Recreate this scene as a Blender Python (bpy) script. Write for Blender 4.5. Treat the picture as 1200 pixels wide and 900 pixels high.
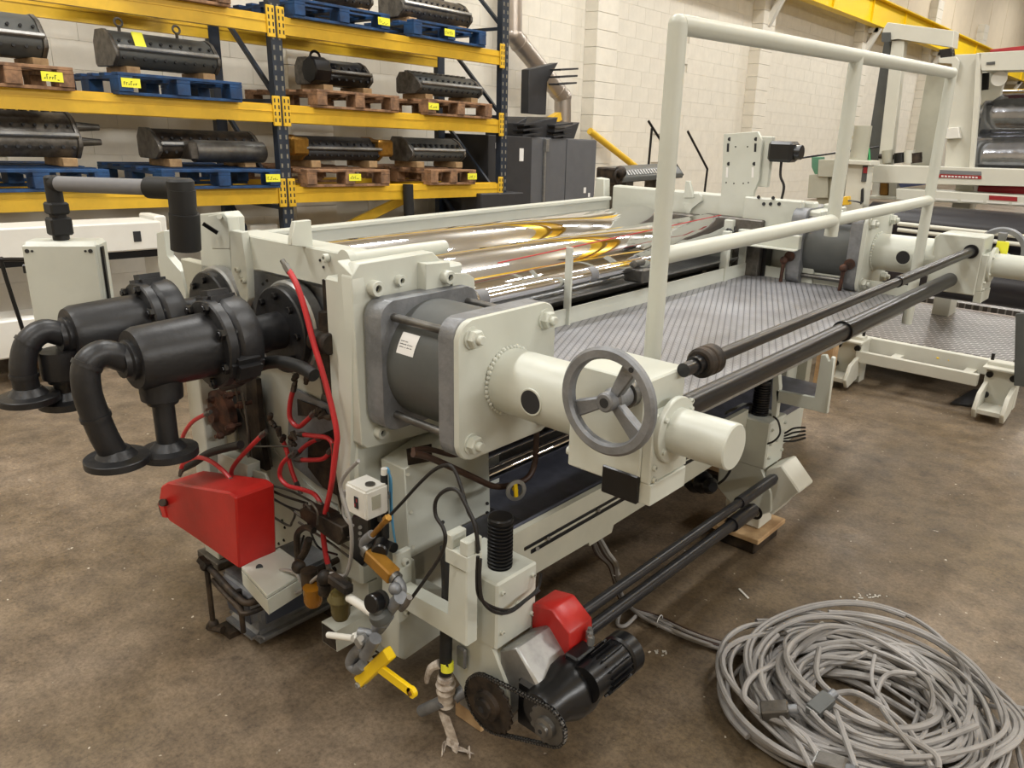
import bpy, bmesh, math, random
from mathutils import Vector, Matrix, Quaternion
random.seed(7)
V = Vector
PI = math.pi
for o in list(bpy.data.objects):
    bpy.data.objects.remove(o)
COL = bpy.context.scene.collection
scn = bpy.context.scene

# ------------------------------------------------------------------ camera
FOC, PITCH, ROLL, YAW, EYE = 940.0, math.radians(18.55), math.radians(1.15), math.radians(-41.6), 1.7
_r0 = V((math.cos(YAW), -math.sin(YAW), 0)); _f0 = V((math.sin(YAW), math.cos(YAW), 0)); _u0 = V((0, 0, 1))
FW = _f0 * math.cos(PITCH) - _u0 * math.sin(PITCH)
_up = _u0 * math.cos(PITCH) + _f0 * math.sin(PITCH)
RT = _r0 * math.cos(ROLL) + _up * math.sin(ROLL)
UP = _up * math.cos(ROLL) - _r0 * math.sin(ROLL)
EYEP = V((0, 0, EYE))
cd = bpy.data.cameras.new('camera'); cam = bpy.data.objects.new('camera', cd); COL.objects.link(cam)
cd.sensor_width = 36; cd.lens = FOC / 1200 * 36; cd.clip_end = 200; cd.clip_start = 0.05
cam.matrix_world = Matrix(((RT.x, UP.x, -FW.x, 0), (RT.y, UP.y, -FW.y, 0), (RT.z, UP.z, -FW.z, EYE), (0, 0, 0, 1)))
scn.camera = cam

# ------------------------------------------------------------------ world, lamps, exposure
wd = bpy.data.worlds.new('world'); scn.world = wd; wd.use_nodes = True
wd.node_tree.nodes['Background'].inputs[0].default_value = (1, 0.97, 0.92, 1)
wd.node_tree.nodes['Background'].inputs[1].default_value = 0.1
scn.view_settings.view_transform = 'Standard'; scn.view_settings.look = 'None'
scn.view_settings.gamma = 1; scn.view_settings.use_curve_mapping = False
scn.view_settings.exposure = -0.56
scn.cycles.max_bounces = 7; scn.cycles.diffuse_bounces = 3; scn.cycles.glossy_bounces = 4; scn.cycles.transmission_bounces = 4
LAMPS = []
def lamp(x, y, z, e, sx=.4, sy=2.6, tilt=0.0):
    for up in (0, 1):  # second pass adds a weak upward light to brighten the roof
        l = bpy.data.lights.new('hall_lamp', 'AREA'); l.shape = 'RECTANGLE'; l.size = sx; l.size_y = sy
        l.energy = e * (.2 if up else 1); l.color = (1, 0.995, 0.975)
        o = bpy.data.objects.new('hall_lamp', l); COL.objects.link(o); o.location = (x, y, z + (.13 if up else 0))
        o.rotation_euler = (math.pi if up else 0, tilt, 0)
    LAMPS.append((x, y, z))
for (x, y, e) in ((-4.4, -1.6, 330), (-4.4, 3.4, 240), (-4.4, 8.4, 280), (-4.4, 13.4, 280), (-4.4, 19, 300), (-4.4, 26, 360), (-4.4, 33, 300),
                  (0.2, -2.0, 190), (0.2, 4.2, 220), (0.2, 10, 260), (0.2, 17, 280), (0.2, 25, 300)):
    lamp(x, y, 6.4, e)
for (x, y, e) in ((8.0, -.5, 330), (8.0, 4.0, 330), (8.0, 9.0, 260)):  # unseen low row, added and tilted to light the bed beneath the deck
    lamp(x, y, 5.4, e, .5, 2.6, math.radians(50))

# ------------------------------------------------------------------ geometry helpers
def P(x, y, **k):
    d = RT * ((x - 600) / FOC) - UP * ((y - 450) / FOC) + FW
    (ax, v), = k.items(); i = 'XYZ'.index(ax)
    return EYEP + d * ((v - EYEP[i]) / d[i])
def frame_of(d):
    d = d.normalized(); h = V((0, 0, 1)) if abs(d.z) < 0.9 else V((1, 0, 0))
    a = h.cross(d).normalized(); return a, d.cross(a).normalized(), d
SHEAR = [0.0, 0.0]
class MB:
    def __init__(s): s.b = bmesh.new()
    def _bev(s, vs, bev, seg=1):
        if bev > 0:
            es = list({e for v in vs for e in v.link_edges})
            bmesh.ops.bevel(s.b, geom=es, offset=bev, segments=seg, affect='EDGES', clamp_overlap=True)
    def box(s, x0, x1, y0, y1, z0, z1, bev=0.0, seg=1):
        vs = [s.b.verts.new((x, y, z)) for x in (x0, x1) for y in (y0, y1) for z in (z0, z1)]
        for f in ((0, 1, 3, 2), (4, 6, 7, 5), (0, 4, 5, 1), (2, 3, 7, 6), (0, 2, 6, 4), (1, 5, 7, 3)):
            s.b.faces.new([vs[i] for i in f])
        s._bev(vs, bev, seg); return s
    def obox(s, c, size, ax=None, ay=None, bev=0.0, seg=1):
        """box centred on c; ax, ay = local x and y directions"""
        ax = (V(ax) if ax else V((1, 0, 0))).normalized(); ay = V(ay) if ay else V((0, 1, 0))
        ay = (ay - ax * ay.dot(ax)).normalized(); az = ax.cross(ay); c = V(c)
        vs = [s.b.verts.new(c + ax * (i * size[0] / 2) + ay * (j * size[1] / 2) + az * (k * size[2] / 2)) for i in (-1, 1) for j in (-1, 1) for k in (-1, 1)]
        for f in ((0, 1, 3, 2), (4, 6, 7, 5), (0, 4, 5, 1), (2, 3, 7, 6), (0, 2, 6, 4), (1, 5, 7, 3)):
            s.b.faces.new([vs[i] for i in f])
        s._bev(vs, bev, seg); return s
    def bar(s, p0, p1, w, h, bev=0.0, upv=None):
        p0, p1 = V(p0), V(p1); d = p1 - p0
        u = V(upv) if upv else (V((0, 0, 1)) if abs(d.normalized().z) < 0.95 else V((0, 1, 0)))
        side = d.cross(u)
        return s.obox((p0 + p1) / 2, (d.length, w, h), d, side, bev)
    def lathe(s, p, d, prof, seg=24, cap=True, a0=0.0):
        """prof = [(t along d, radius)]"""
        p = V(p); a, b, d = frame_of(V(d)); rings = []
        for t, r in prof:
            if r < 1e-6: rings.append([s.b.verts.new(p + d * t)])
            else: rings.append([s.b.verts.new(p + d * t + (a * math.cos(a0 + 2 * PI * i / seg) + b * math.sin(a0 + 2 * PI * i / seg)) * r) for i in range(seg)])
        for A, B in zip(rings, rings[1:]):
            for i in range(seg):
                j = (i + 1) % seg
                if len(A) == 1 and len(B) == 1: continue
                if len(A) == 1: s.b.faces.new((A[0], B[j], B[i]))
                elif len(B) == 1: s.b.faces.new((A[i], A[j], B[0]))
                else: s.b.faces.new((A[i], A[j], B[j], B[i]))
        if cap:
            if len(rings[0]) > 1: s.b.faces.new(list(reversed(rings[0])))
            if len(rings[-1]) > 1: s.b.faces.new(rings[-1])
        return s
    def cyl(s, p0, p1, r, seg=20, r2=None, ch=0.0, a0=0.0):
        p0, p1 = V(p0), V(p1); L = (p1 - p0).length; r2 = r if r2 is None else r2
        pr = [(0, r), (L, r2)] if ch <= 0 else [(0, r - ch), (ch, r), (L - ch, r2), (L, r2 - ch)]
        return s.lathe(p0, p1 - p0, pr, seg, True, a0)
    def ring(s, p0, d, ro, ri, t, seg=28, a0=0.0):
        c = min(t * .15, (ro - ri) * .15)
        return s.lathe(p0, d, [(0, ri), (0, ro - c), (c, ro), (t - c, ro), (t, ro - c), (t, ri), (0, ri)], seg, False, a0)
    def torus(s, c, d, R, r, seg=32, rs=10, a0=0, a1=2 * PI):
        c = V(c); a, b, d = frame_of(V(d)); n = seg; full = abs(a1 - a0 - 2 * PI) < 1e-6
        rings = []
        for i in range(n + (0 if full else 1)):
            t = a0 + (a1 - a0) * i / n; o = a * math.cos(t) + b * math.sin(t)
            rings.append([s.b.verts.new(c + o * (R + r * math.cos(q)) + d * (r * math.sin(q))) for q in [2 * PI * k / rs for k in range(rs)]])
        m = len(rings)
        for i in range(m if full else m - 1):
            A, B = rings[i], rings[(i + 1) % m]
            for k in range(rs): s.b.faces.new((A[k], B[k], B[(k + 1) % rs], A[(k + 1) % rs]))
        if not full: s.b.faces.new(rings[0]); s.b.faces.new(list(reversed(rings[-1])))
        return s
    def sphere(s, c, r, seg=12):
        return s.lathe(V(c) - V((0, 0, r)), (0, 0, 1), [(r - r * math.cos(PI * i / 8), r * math.sin(PI * i / 8)) for i in range(9)], seg, False)
    def tube(s, pts, r, seg=8, smooth=6, cap=True, r2=None):
        pts = [V(p) for p in pts]
        if smooth and len(pts) > 2:
            q = []
            for i in range(len(pts) - 1):
                a = pts[max(i - 1, 0)]; b = pts[i]; c = pts[i + 1]; d = pts[min(i + 2, len(pts) - 1)]
                for k in range(smooth):
                    t = k / smooth
                    q.append(0.5 * ((2 * b) + (c - a) * t + (2 * a - 5 * b + 4 * c - d) * t * t + (3 * b - a - 3 * c + d) * t ** 3))
            q.append(pts[-1]); pts = q
        a, b, _ = frame_of(pts[1] - pts[0]); pd = (pts[1] - pts[0]).normalized(); rings = []
        for i, p in enumerate(pts):
            d = (pts[min(i + 1, len(pts) - 1)] - pts[max(i - 1, 0)]).normalized()
            R = pd.rotation_difference(d); a = R @ a; b = R @ b; pd = d
            rr = r if r2 is None else r + (r2 - r) * i / (len(pts) - 1)
            rings.append([s.b.verts.new(p + (a * math.cos(2 * PI * k / seg) + b * math.sin(2 * PI * k / seg)) * rr) for k in range(seg)])
        for A, B in zip(rings, rings[1:]):
            for k in range(seg): s.b.faces.new((A[k], A[(k + 1) % seg], B[(k + 1) % seg], B[k]))
        if cap: s.b.faces.new(list(reversed(rings[0]))); s.b.faces.new(rings[-1])
        return s
    def prism(s, pts, d, bev=0.0, seg=1):
        """polygon pts extruded by the vector d"""
        pts = [V(p) for p in pts]; d = V(d); n = len(pts)
        A = [s.b.verts.new(p) for p in pts]; B = [s.b.verts.new(p + d) for p in pts]
        s.b.faces.new(list(reversed(A))); s.b.faces.new(B)
        for i in range(n): s.b.faces.new((A[i], A[(i + 1) % n], B[(i + 1) % n], B[i]))
        s._bev(A + B, bev, seg); return s
    def plX(s, px, X, t, bev=0.0): return s.prism([P(a, b, X=X) for a, b in px], (t, 0, 0), bev)
    def plY(s, px, Y, t, bev=0.0): return s.prism([P(a, b, Y=Y) for a, b in px], (0, t, 0), bev)
    def plZ(s, px, Z, t, bev=0.0): return s.prism([P(a, b, Z=Z) for a, b in px], (0, 0, t), bev)
    def hexn(s, p, d, r, t):
        s.lathe(p, d, [(0, r), (t * .85, r), (t, r * .86)], 6); return s
    def bolt(s, p, d, r, kind='hex'):
        """bolt head standing on p along d"""
        p = V(p); d = V(d).normalized()
        if kind == 'hex':
            s.lathe(p, d, [(0, r * 1.25), (r * .2, r * 1.25), (r * .2, r), (r * .95, r), (r * 1.05, r * .85)], 6 if False else 24)
            s.b.verts.ensure_lookup_table()
        if kind == 'nut':
            s.cyl(p, p + d * r * .25, r * 1.3, 20); s.hexn(p + d * r * .25, d, r * 1.1, r * .9)
            s.lathe(p + d * r * 1.1, d, [(0, r * .55), (r * .6, r * .55), (r * .7, r * .45)], 14)
        if kind == 'socket':
            s.rec = (p, d, r); s.lathe(p, d, [(0, r), (r * 1.25, r), (r * 1.35, r * .93), (r * 1.35, r * .5), (r * .7, r * .5), (r * .7, 0)], 18, False)
        return s
    def done(s): return s.b

def new_obj(name, mb, mat, parent=None, org=None, ang=35):
    b = mb.b if isinstance(mb, MB) else mb
    if org is None:
        org = V(parent['org']) if parent is not None else None
    if org is None:
        xs = [v.co for v in b.verts]
        org = V(((min(v.x for v in xs) + max(v.x for v in xs)) / 2, (min(v.y for v in xs) + max(v.y for v in xs)) / 2, min(v.z for v in xs)))
    if SHEAR[0]:
        for v in b.verts: v.co.z += SHEAR[0] * (v.co.y - SHEAR[1])
        if parent is None: org = V((org.x, org.y, org.z + SHEAR[0] * (org.y - SHEAR[1])))
    bmesh.ops.recalc_face_normals(b, faces=b.faces)
    for v in b.verts: v.co -= org
    for f in b.faces: f.smooth = True
    me = bpy.data.meshes.new(name); b.to_mesh(me); b.free()
    me.set_sharp_from_angle(angle=math.radians(ang))
    me.materials.append(mat)
    o = bpy.data.objects.new(name, me); COL.objects.link(o)
    o['org'] = tuple(org)
    if parent is None: o.location = org
    else: o.parent = parent
    return o
def empty(name, loc, label=None, cat=None, group=None):
    o = bpy.data.objects.new(name, None); COL.objects.link(o); o.empty_display_size = 0.1
    loc = V(loc)
    if SHEAR[0]: loc = V((loc.x, loc.y, loc.z + SHEAR[0] * (loc.y - SHEAR[1])))
    o.location = loc; o['org'] = tuple(loc); tag(o, label, cat, group); return o
def tag(o, label=None, cat=None, group=None, kind=None):
    if label: o['label'] = label
    if cat: o['category'] = cat
    if group: o['group'] = group
    if kind: o['kind'] = kind
    return o
def kids(o): return [c for c in bpy.data.objects if c.parent == o]
def copy_tree(o, off, label=None):
    off = V(off)
    r = o.copy(); COL.objects.link(r); r.location = o.location + off
    if label: r['label'] = label
    for ch in kids(o):
        c = ch.copy(); COL.objects.link(c); c.parent = r
        for g in kids(ch):
            d = g.copy(); COL.objects.link(d); d.parent = c
    return r

# ------------------------------------------------------------------ materials
def s2l(c): return tuple(((v / 255) / 12.92 if v / 255 <= .04045 else ((v / 255 + .055) / 1.055) ** 2.4) for v in c)
def mat(name, rgb, rough=.5, metal=0.0, noise=0.0, nscale=8.0, bump=0.0, bscale=60.0, rgb2=None, coat=0.0, spec=.5, emit=None):
    m = bpy.data.materials.new(name); m.use_nodes = True; nt = m.node_tree; b = nt.nodes['Principled BSDF']
    c = s2l(rgb); b.inputs['Base Color'].default_value = (*c, 1)
    b.inputs['Roughness'].default_value = rough; b.inputs['Metallic'].default_value = metal
    b.inputs['Specular IOR Level'].default_value = spec
    if coat: b.inputs['Coat Weight'].default_value = coat
    if emit: b.inputs['Emission Color'].default_value = (*c, 1); b.inputs['Emission Strength'].default_value = emit
    tc = nt.nodes.new('ShaderNodeTexCoord')
    if noise > 0 or rgb2:
        n = nt.nodes.new('ShaderNodeTexNoise'); n.inputs['Scale'].default_value = nscale; n.inputs['Detail'].default_value = 5
        n.inputs['Roughness'].default_value = .6
        nt.links.new(tc.outputs['Object'], n.inputs['Vector'])
        r = nt.nodes.new('ShaderNodeValToRGB'); r.color_ramp.elements[0].position = .38; r.color_ramp.elements[1].position = .62
        c2 = s2l(rgb2) if rgb2 else tuple(v * (1 - noise) for v in c)
        r.color_ramp.elements[0].color = (*c2, 1); r.color_ramp.elements[1].color = (*c, 1)
        nt.links.new(n.outputs['Fac'], r.inputs['Fac']); nt.links.new(r.outputs['Color'], b.inputs['Base Color'])
    if bump > 0:
        n2 = nt.nodes.new('ShaderNodeTexNoise'); n2.inputs['Scale'].default_value = bscale; n2.inputs['Detail'].default_value = 3
        nt.links.new(tc.outputs['Object'], n2.inputs['Vector'])
        bp = nt.nodes.new('ShaderNodeBump'); bp.inputs['Strength'].default_value = bump; bp.inputs['Distance'].default_value = .004
        nt.links.new(n2.outputs['Fac'], bp.inputs['Height']); nt.links.new(bp.outputs['Normal'], b.inputs['Normal'])
    return m
CREAM = mat('cream_paint', (197, 199, 188), .38, noise=.06, nscale=5, bump=.08, bscale=30)
CREAMD = mat('cream_paint_dull', (176, 174, 158), .45, noise=.08)
CREAML = mat('cream_paint_rear', (205, 203, 190), .5, noise=.04)
BLACK = mat('black_paint', (32, 32, 34), .42, noise=.3, nscale=14, bump=.35, bscale=45)
BLACKG = mat('black_enamel', (14, 14, 16), .3)
BLACKM = mat('black_rubber', (16, 16, 16), .6)
SHAFT = mat('black_shaft_paint', (30, 30, 33), .32, noise=.2, nscale=20)
CHROME = mat('polished_chrome', (226, 226, 228), .045, 1.0)
STEEL = mat('worn_steel', (120, 118, 114), .42, .85, noise=.35, nscale=12)
STEELD = mat('dark_steel', (108, 103, 96), .42, .5, noise=.5, nscale=18)
CAST = mat('cast_aluminium', (140, 142, 145), .5, .55, noise=.28, nscale=14, bump=.3, bscale=120)
CASTD = mat('grey_cylinder_paint', (80, 82, 80), .48, noise=.15, nscale=9)
RUST = mat('rusty_steel', (92, 58, 42), .75, .2, rgb2=(46, 32, 26), nscale=22, bump=.5)
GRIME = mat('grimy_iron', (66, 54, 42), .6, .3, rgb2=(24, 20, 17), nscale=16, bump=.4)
RED = mat('red_paint', (182, 34, 28), .38, noise=.22, nscale=4, bump=.1)
REDH = mat('red_hose_rubber', (188, 44, 48), .42)
YEL = mat('yellow_paint', (228, 184, 50), .42, noise=.12, nscale=7)
YELT = mat('bright_yellow_paint', (238, 200, 10), .4)
LABY = mat('yellow_tag', (236, 232, 60), .6)
INK = mat('dark_ink', (34, 34, 36), .7)
WHITE = mat('white_label', (226, 224, 220), .5)
WHITEP = mat('white_paint', (222, 220, 212), .45, noise=.04)
BLUE = mat('blue_pallet_paint', (24, 70, 118), .6, rgb2=(18, 48, 84), nscale=9, bump=.2)
WOOD = mat('pallet_wood', (158, 120, 88), .75, rgb2=(104, 78, 58), nscale=12, bump=.3)
WOODL = mat('pale_timber', (196, 164, 122), .7, rgb2=(160, 128, 92), nscale=10, bump=.2)
NAVY = mat('rack_navy_paint', (36, 44, 56), .45, noise=.2)
GREYC = mat('grey_cabinet_paint', (92, 93, 96), .5, noise=.08)
GREYD = mat('dark_cabinet_paint', (48, 48, 50), .5, noise=.15)
GALV = mat('galvanised_steel', (168, 168, 166), .38, .75, noise=.2, nscale=26)
DUCT = mat('duct_steel', (186, 176, 166), .34, .8, noise=.12, nscale=3)
HOSEB = mat('brown_hose', (62, 42, 32), .5)
BRASS = mat('brass', (176, 132, 62), .35, .85, noise=.3, nscale=25)
AMBER = mat('amber_paint', (150, 106, 34), .35, .25, noise=.3, nscale=20)
CABLEG = mat('grey_cable', (150, 146, 142), .5, noise=.25, nscale=6)
CABLEB = mat('black_cable', (22, 20, 20), .5)
BLUEH = mat('blue_airline', (86, 150, 190), .4)
TAPE = mat('white_tape', (206, 196, 184), .8, rgb2=(150, 136, 122), nscale=30, bump=.6, bscale=50)
MASK = mat('grey_tape', (118, 118, 120), .6)
PLATED = mat('dark_plate', (104, 106, 118), .42, .25, noise=.35, nscale=10)
BLOCKP = mat('painted_block', (224, 218, 204), .62, noise=.07, nscale=6, bump=.35, bscale=22)
MORTAR = mat('painted_mortar', (210, 204, 190), .8)
WALLB = mat('beige_panel', (222, 208, 184), .7, noise=.05, nscale=2)
FILM = mat('clear_film_over_roll', (150, 152, 158), .12, .9, noise=.3, nscale=5, bump=.6, bscale=9)
RUBR = mat('black_roll_rubber', (34, 32, 36), .34)
REDW = mat('red_wrap', (150, 34, 40), .4)
GREENP = mat('green_paint', (92, 140, 112), .5)
DUSTP = mat('paper_dust', (210, 206, 196), .8)
def glassmat(name, rgb, rough=.08):
    m = mat(name, rgb, rough); b = m.node_tree.nodes['Principled BSDF']; b.inputs['Transmission Weight'].default_value = .55; b.inputs['IOR'].default_value = 1.45; return m
AMBG = glassmat('amber_bowl', (190, 130, 36))
OLVG = glassmat('oily_bowl', (120, 108, 62), .2)

def floor_mat():
    m = mat('stained_concrete', (120, 104, 84), .42, noise=.1); nt = m.node_tree; b = nt.nodes['Principled BSDF']
    for l in list(b.inputs['Base Color'].links): nt.links.remove(l)
    tc = nt.nodes.new('ShaderNodeTexCoord')
    def noise(s, d, r=.6):
        n = nt.nodes.new('ShaderNodeTexNoise'); n.inputs['Scale'].default_value = s; n.inputs['Detail'].default_value = d; n.inputs['Roughness'].default_value = r
        nt.links.new(tc.outputs['Object'], n.inputs['Vector']); return n
    def ramp(src, a, b_, ca, cb):
        r = nt.nodes.new('ShaderNodeValToRGB'); r.color_ramp.elements[0].position = a; r.color_ramp.elements[1].position = b_
        r.color_ramp.elements[0].color = (*ca, 1); r.color_ramp.elements[1].color = (*cb, 1); nt.links.new(src.outputs['Fac'], r.inputs['Fac']); return r
    def mix(f, a, b_, mode='MIX', fac=None):
        x = nt.nodes.new('ShaderNodeMixRGB'); x.blend_type = mode
        if f is not None: nt.links.new(f, x.inputs[0])
        else: x.inputs[0].default_value = fac
        nt.links.new(a, x.inputs[1]); nt.links.new(b_, x.inputs[2]); return x
    base = ramp(noise(1.1, 7), .35, .66, s2l((108, 94, 74)), s2l((136, 122, 106)))
    mott = ramp(noise(9, 8, .7), .36, .62, (.62, .60, .58), (1.08, 1.05, 1.0))
    c = mix(None, base.outputs[0], mott.outputs[0], 'MULTIPLY', 1.0)
    fine = ramp(noise(70, 6, .78), .36, .58, (.58, .56, .54), (1.1, 1.09, 1.07))
    spk = ramp(noise(26, 5, .75), .30, .40, (.55, .53, .5), (1, 1, 1)); c = mix(None, c.outputs[0], spk.outputs[0], 'MULTIPLY', .9)
    c = mix(None, c.outputs[0], fine.outputs[0], 'MULTIPLY', .9)
    stain = ramp(noise(2.7, 9, .72), .62, .74, (0, 0, 0), (1, 1, 1))
    dk = nt.nodes.new('ShaderNodeRGB'); dk.outputs[0].default_value = (*s2l((62, 52, 42)), 1)
    c = mix(stain.outputs[0], c.outputs[0], dk.outputs[0])
    sp = ramp(noise(34, 2, .5), .74, .77, (0, 0, 0), (1, 1, 1))
    wh = nt.nodes.new('ShaderNodeRGB'); wh.outputs[0].default_value = (*s2l((196, 188, 172)), 1)
    c = mix(sp.outputs[0], c.outputs[0], wh.outputs[0])
    nt.links.new(c.outputs[0], b.inputs['Base Color'])
    rr = ramp(noise(3.3, 6), .3, .7, (.34,) * 3, (.62,) * 3); nt.links.new(rr.outputs[0], b.inputs['Roughness'])
    bp = nt.nodes.new('ShaderNodeBump'); bp.inputs['Strength'].default_value = .35; bp.inputs['Distance'].default_value = .003
    nt.links.new(noise(40, 5).outputs['Fac'], bp.inputs['Height']); nt.links.new(bp.outputs['Normal'], b.inputs['Normal'])
    return m
FLOORM = floor_mat()
def tread_mat(name, base, hi, groove, dirv, pitch, length, lw=.16, metal=.4, rough=.45, gdist=.003):
    """tread relief: rows of raised bars running along dirv, pitch apart"""
    m = mat(name, base, rough, metal); nt = m.node_tree; b = nt.nodes['Principled BSDF']
    tc = nt.nodes.new('ShaderNodeTexCoord')
    def dot(v):
        n = nt.nodes.new('ShaderNodeVectorMath'); n.operation = 'DOT_PRODUCT'; nt.links.new(tc.outputs['Object'], n.inputs[0]); n.inputs[1].default_value = v; return n.outputs['Value']
    def mth(op, a, bb=None):
        n = nt.nodes.new('ShaderNodeMath'); n.operation = op
        for i, v in enumerate((a, bb)):
            if v is None: continue
            if isinstance(v, (int, float)): n.inputs[i].default_value = v
            else: nt.links.new(v, n.inputs[i])
        return n.outputs[0]
    u = dot((-dirv[1] / pitch, dirv[0] / pitch, 0)); v = dot((dirv[0] / length, dirv[1] / length, 0))
    fu = mth('FRACT', u); row = mth('FLOOR', u)
    fv = mth('FRACT', mth('ADD', v, mth('MULTIPLY', row, .5)))
    line = mth('LESS_THAN', mth('ABSOLUTE', mth('SUBTRACT', fu, .5)), lw / 2)
    du = mth('ABSOLUTE', mth('SUBTRACT', mth('FRACT', mth('ADD', fu, .5)), .5)); dv = mth('ABSOLUTE', mth('SUBTRACT', fv, .5))
    bar = mth('LESS_THAN', mth('ADD', mth('MULTIPLY', mth('MULTIPLY', du, du), 12.0), mth('MULTIPLY', mth('MULTIPLY', dv, dv), 7.0)), .8)
    n = nt.nodes.new('ShaderNodeTexNoise'); n.inputs['Scale'].default_value = 5; n.inputs['Detail'].default_value = 6; nt.links.new(tc.outputs['Object'], n.inputs['Vector'])
    rp = nt.nodes.new('ShaderNodeValToRGB'); rp.color_ramp.elements[0].position = .35; rp.color_ramp.elements[1].position = .65
    rp.color_ramp.elements[0].color = (.74, .73, .72, 1); rp.color_ramp.elements[1].color = (1, 1, 1, 1); nt.links.new(n.outputs['Fac'], rp.inputs['Fac'])
    m1 = nt.nodes.new('ShaderNodeMixRGB'); nt.links.new(bar, m1.inputs[0]); m1.inputs[1].default_value = (*s2l(base), 1); m1.inputs[2].default_value = (*s2l(hi), 1)
    m2 = nt.nodes.new('ShaderNodeMixRGB'); nt.links.new(line, m2.inputs[0]); nt.links.new(m1.outputs[0], m2.inputs[1]); m2.inputs[2].default_value = (*s2l(groove), 1)
    m3 = nt.nodes.new('ShaderNodeMixRGB'); m3.blend_type = 'MULTIPLY'; m3.inputs[0].default_value = 1; nt.links.new(m2.outputs[0], m3.inputs[1]); nt.links.new(rp.outputs[0], m3.inputs[2])
    nt.links.new(m3.outputs[0], b.inputs['Base Color'])
    bp = nt.nodes.new('ShaderNodeBump'); bp.inputs['Distance'].default_value = gdist; bp.inputs['Strength'].default_value = .8
    nt.links.new(mth('SUBTRACT', bar, mth('MULTIPLY', line, 1.0)), bp.inputs['Height']); nt.links.new(bp.outputs['Normal'], b.inputs['Normal'])
    return m
TREAD = tread_mat('aluminium_tread', (140, 140, 143), (154, 154, 157), (88, 88, 92), (.434, -.901), .024, .03, .13, .25, .5, .0015)
TREADD = tread_mat('worn_tread', (100, 94, 90), (176, 170, 164), (100, 94, 90), (.6, .8), .045, .05, .02, .3, .45)
# ------------------------------------------------------------------ room shell
SK = (-0.0345, 3.82)            # the wall and racking run slightly out of level to the machine
new_obj('floor', MB().box(-7.6, 9, -5, 41, -.2, 0), FLOORM)['kind'] = 'structure'
XW = -7.45
SHEAR[:] = SK
w = new_obj('wall_left', MB().box(XW - .3, XW, -5, 41, -.3, 8.6), MORTAR); w['kind'] = 'structure'
# painted blocks: the ones that show largest are single parts, the rest one joined part
BL, BH = .45, .225
bb = MB().box(0, .02, .0006, BL - .0006, .0006, BH - .0006, .0018)
proto = new_obj('block', bb, BLOCKP, w, org=V((0, 0, 0)))
rest = MB(); cells = []
for r in range(-1, 27):
    for c in range(-2, 62):
        y = c * BL + (BL / 2 if r % 2 else 0); z = r * BH + .02
        if y > 25 or z + BH > 5.7: continue
        cells.append((y, z))
def visible_block(y, z):
    q = V((XW, y + .2, z + SK[0] * (y - SK[1]))) - EYEP
    zc = q.dot(FW)
    if zc < .5: return None
    x = 600 + FOC * q.dot(RT) / zc; yy = 450 - FOC * q.dot(UP) / zc
    return (x, yy, zc)
pick = []
for (y, z) in cells:
    v = visible_block(y, z)
    if v and -20 < v[0] < 1150 and -20 < v[1] < 330 and (v[0] > 590 or v[1] < 270): pick.append((v[2], y, z))
pick.sort(); chosen = {(y, z) for _, y, z in pick[:298]}
first = True
for (y, z) in cells:
    dx = random.uniform(0, .002)
    if (y, z) in chosen:
        o = proto if first else proto.copy()
        if not first: COL.objects.link(o)
        first = False
        o.location = V((XW + dx, y, z + SK[0] * (y - SK[1]))) - w.location - V((0, 0, 0))
    else:
        rest.box(XW + dx, XW + .02 + dx, y + .001, y + BL - .001, z + .001, z + BH - .001, 0)
o = new_obj('block_courses', rest, BLOCKP, w); o['kind'] = 'stuff'
# pilasters and the panelled strip above the crane rail
for i, (y0, y1) in enumerate(((4.75, 5.25), (9.75, 10.25), (14.75, 15.25), (19.75, 20.25), (24.75, 25.25), (.0, .5), (29.75, 30.25))):
    mb = MB()
    for k in range(25):
        mb.box(XW + .02, XW + .24, y0, y1, k * BH + .004 - .1, (k + 1) * BH - .1, .004)
    o = new_obj('trim_%d' % (i + 1), mb, BLOCKP); o['kind'] = 'structure'
mb = MB()
for k in range(23): mb.box(XW, XW + .04, -5 + k * 2.0, -5 + k * 2.0 + 1.97, 4.95, 8.6, .01)
o = new_obj('trim_8', mb, WALLB); o['kind'] = 'structure'
SHEAR[:] = (0, 0)
new_obj('wall_back', MB().box(-7.6, 9, 40.6, 40.9, 0, 8.6), WALLB)['kind'] = 'structure'
new_obj('wall_right', MB().box(8.8, 9.1, -5, 41, 0, 8.6), WALLB)['kind'] = 'structure'
new_obj('wall_front', MB().box(-7.6, 9, -5.2, -5, 0, 8.6), WALLB)['kind'] = 'structure'
new_obj('ceiling', MB().box(-7.6, 9, -5, 41, 7.6, 7.8), mat('roof_sheet', (222, 220, 214), .8))['kind'] = 'structure'
for i, (x, y, z) in enumerate(LAMPS):  # housings for every lamp, the added low row included
    t = empty('high_bay_light', (x, y, z + .03), 'high bay lamp hanging from the workshop roof out of view', 'lamp', 'roof lamps')
    new_obj('lamp_housing', MB().box(x - .24, x + .24, y - 1.34, y + 1.34, z + .02, z + .11, .01) if z > 6 else MB().obox((x + .06, y, z + .055), (.52, 2.68, .08), (.643, 0, -.766), (0, 1, 0), .01), WHITEP, t)
    new_obj('suspension_rod', MB().cyl((x, y, z + .14), (x, y, 7.58), .01, 6), GALV, t)
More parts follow.
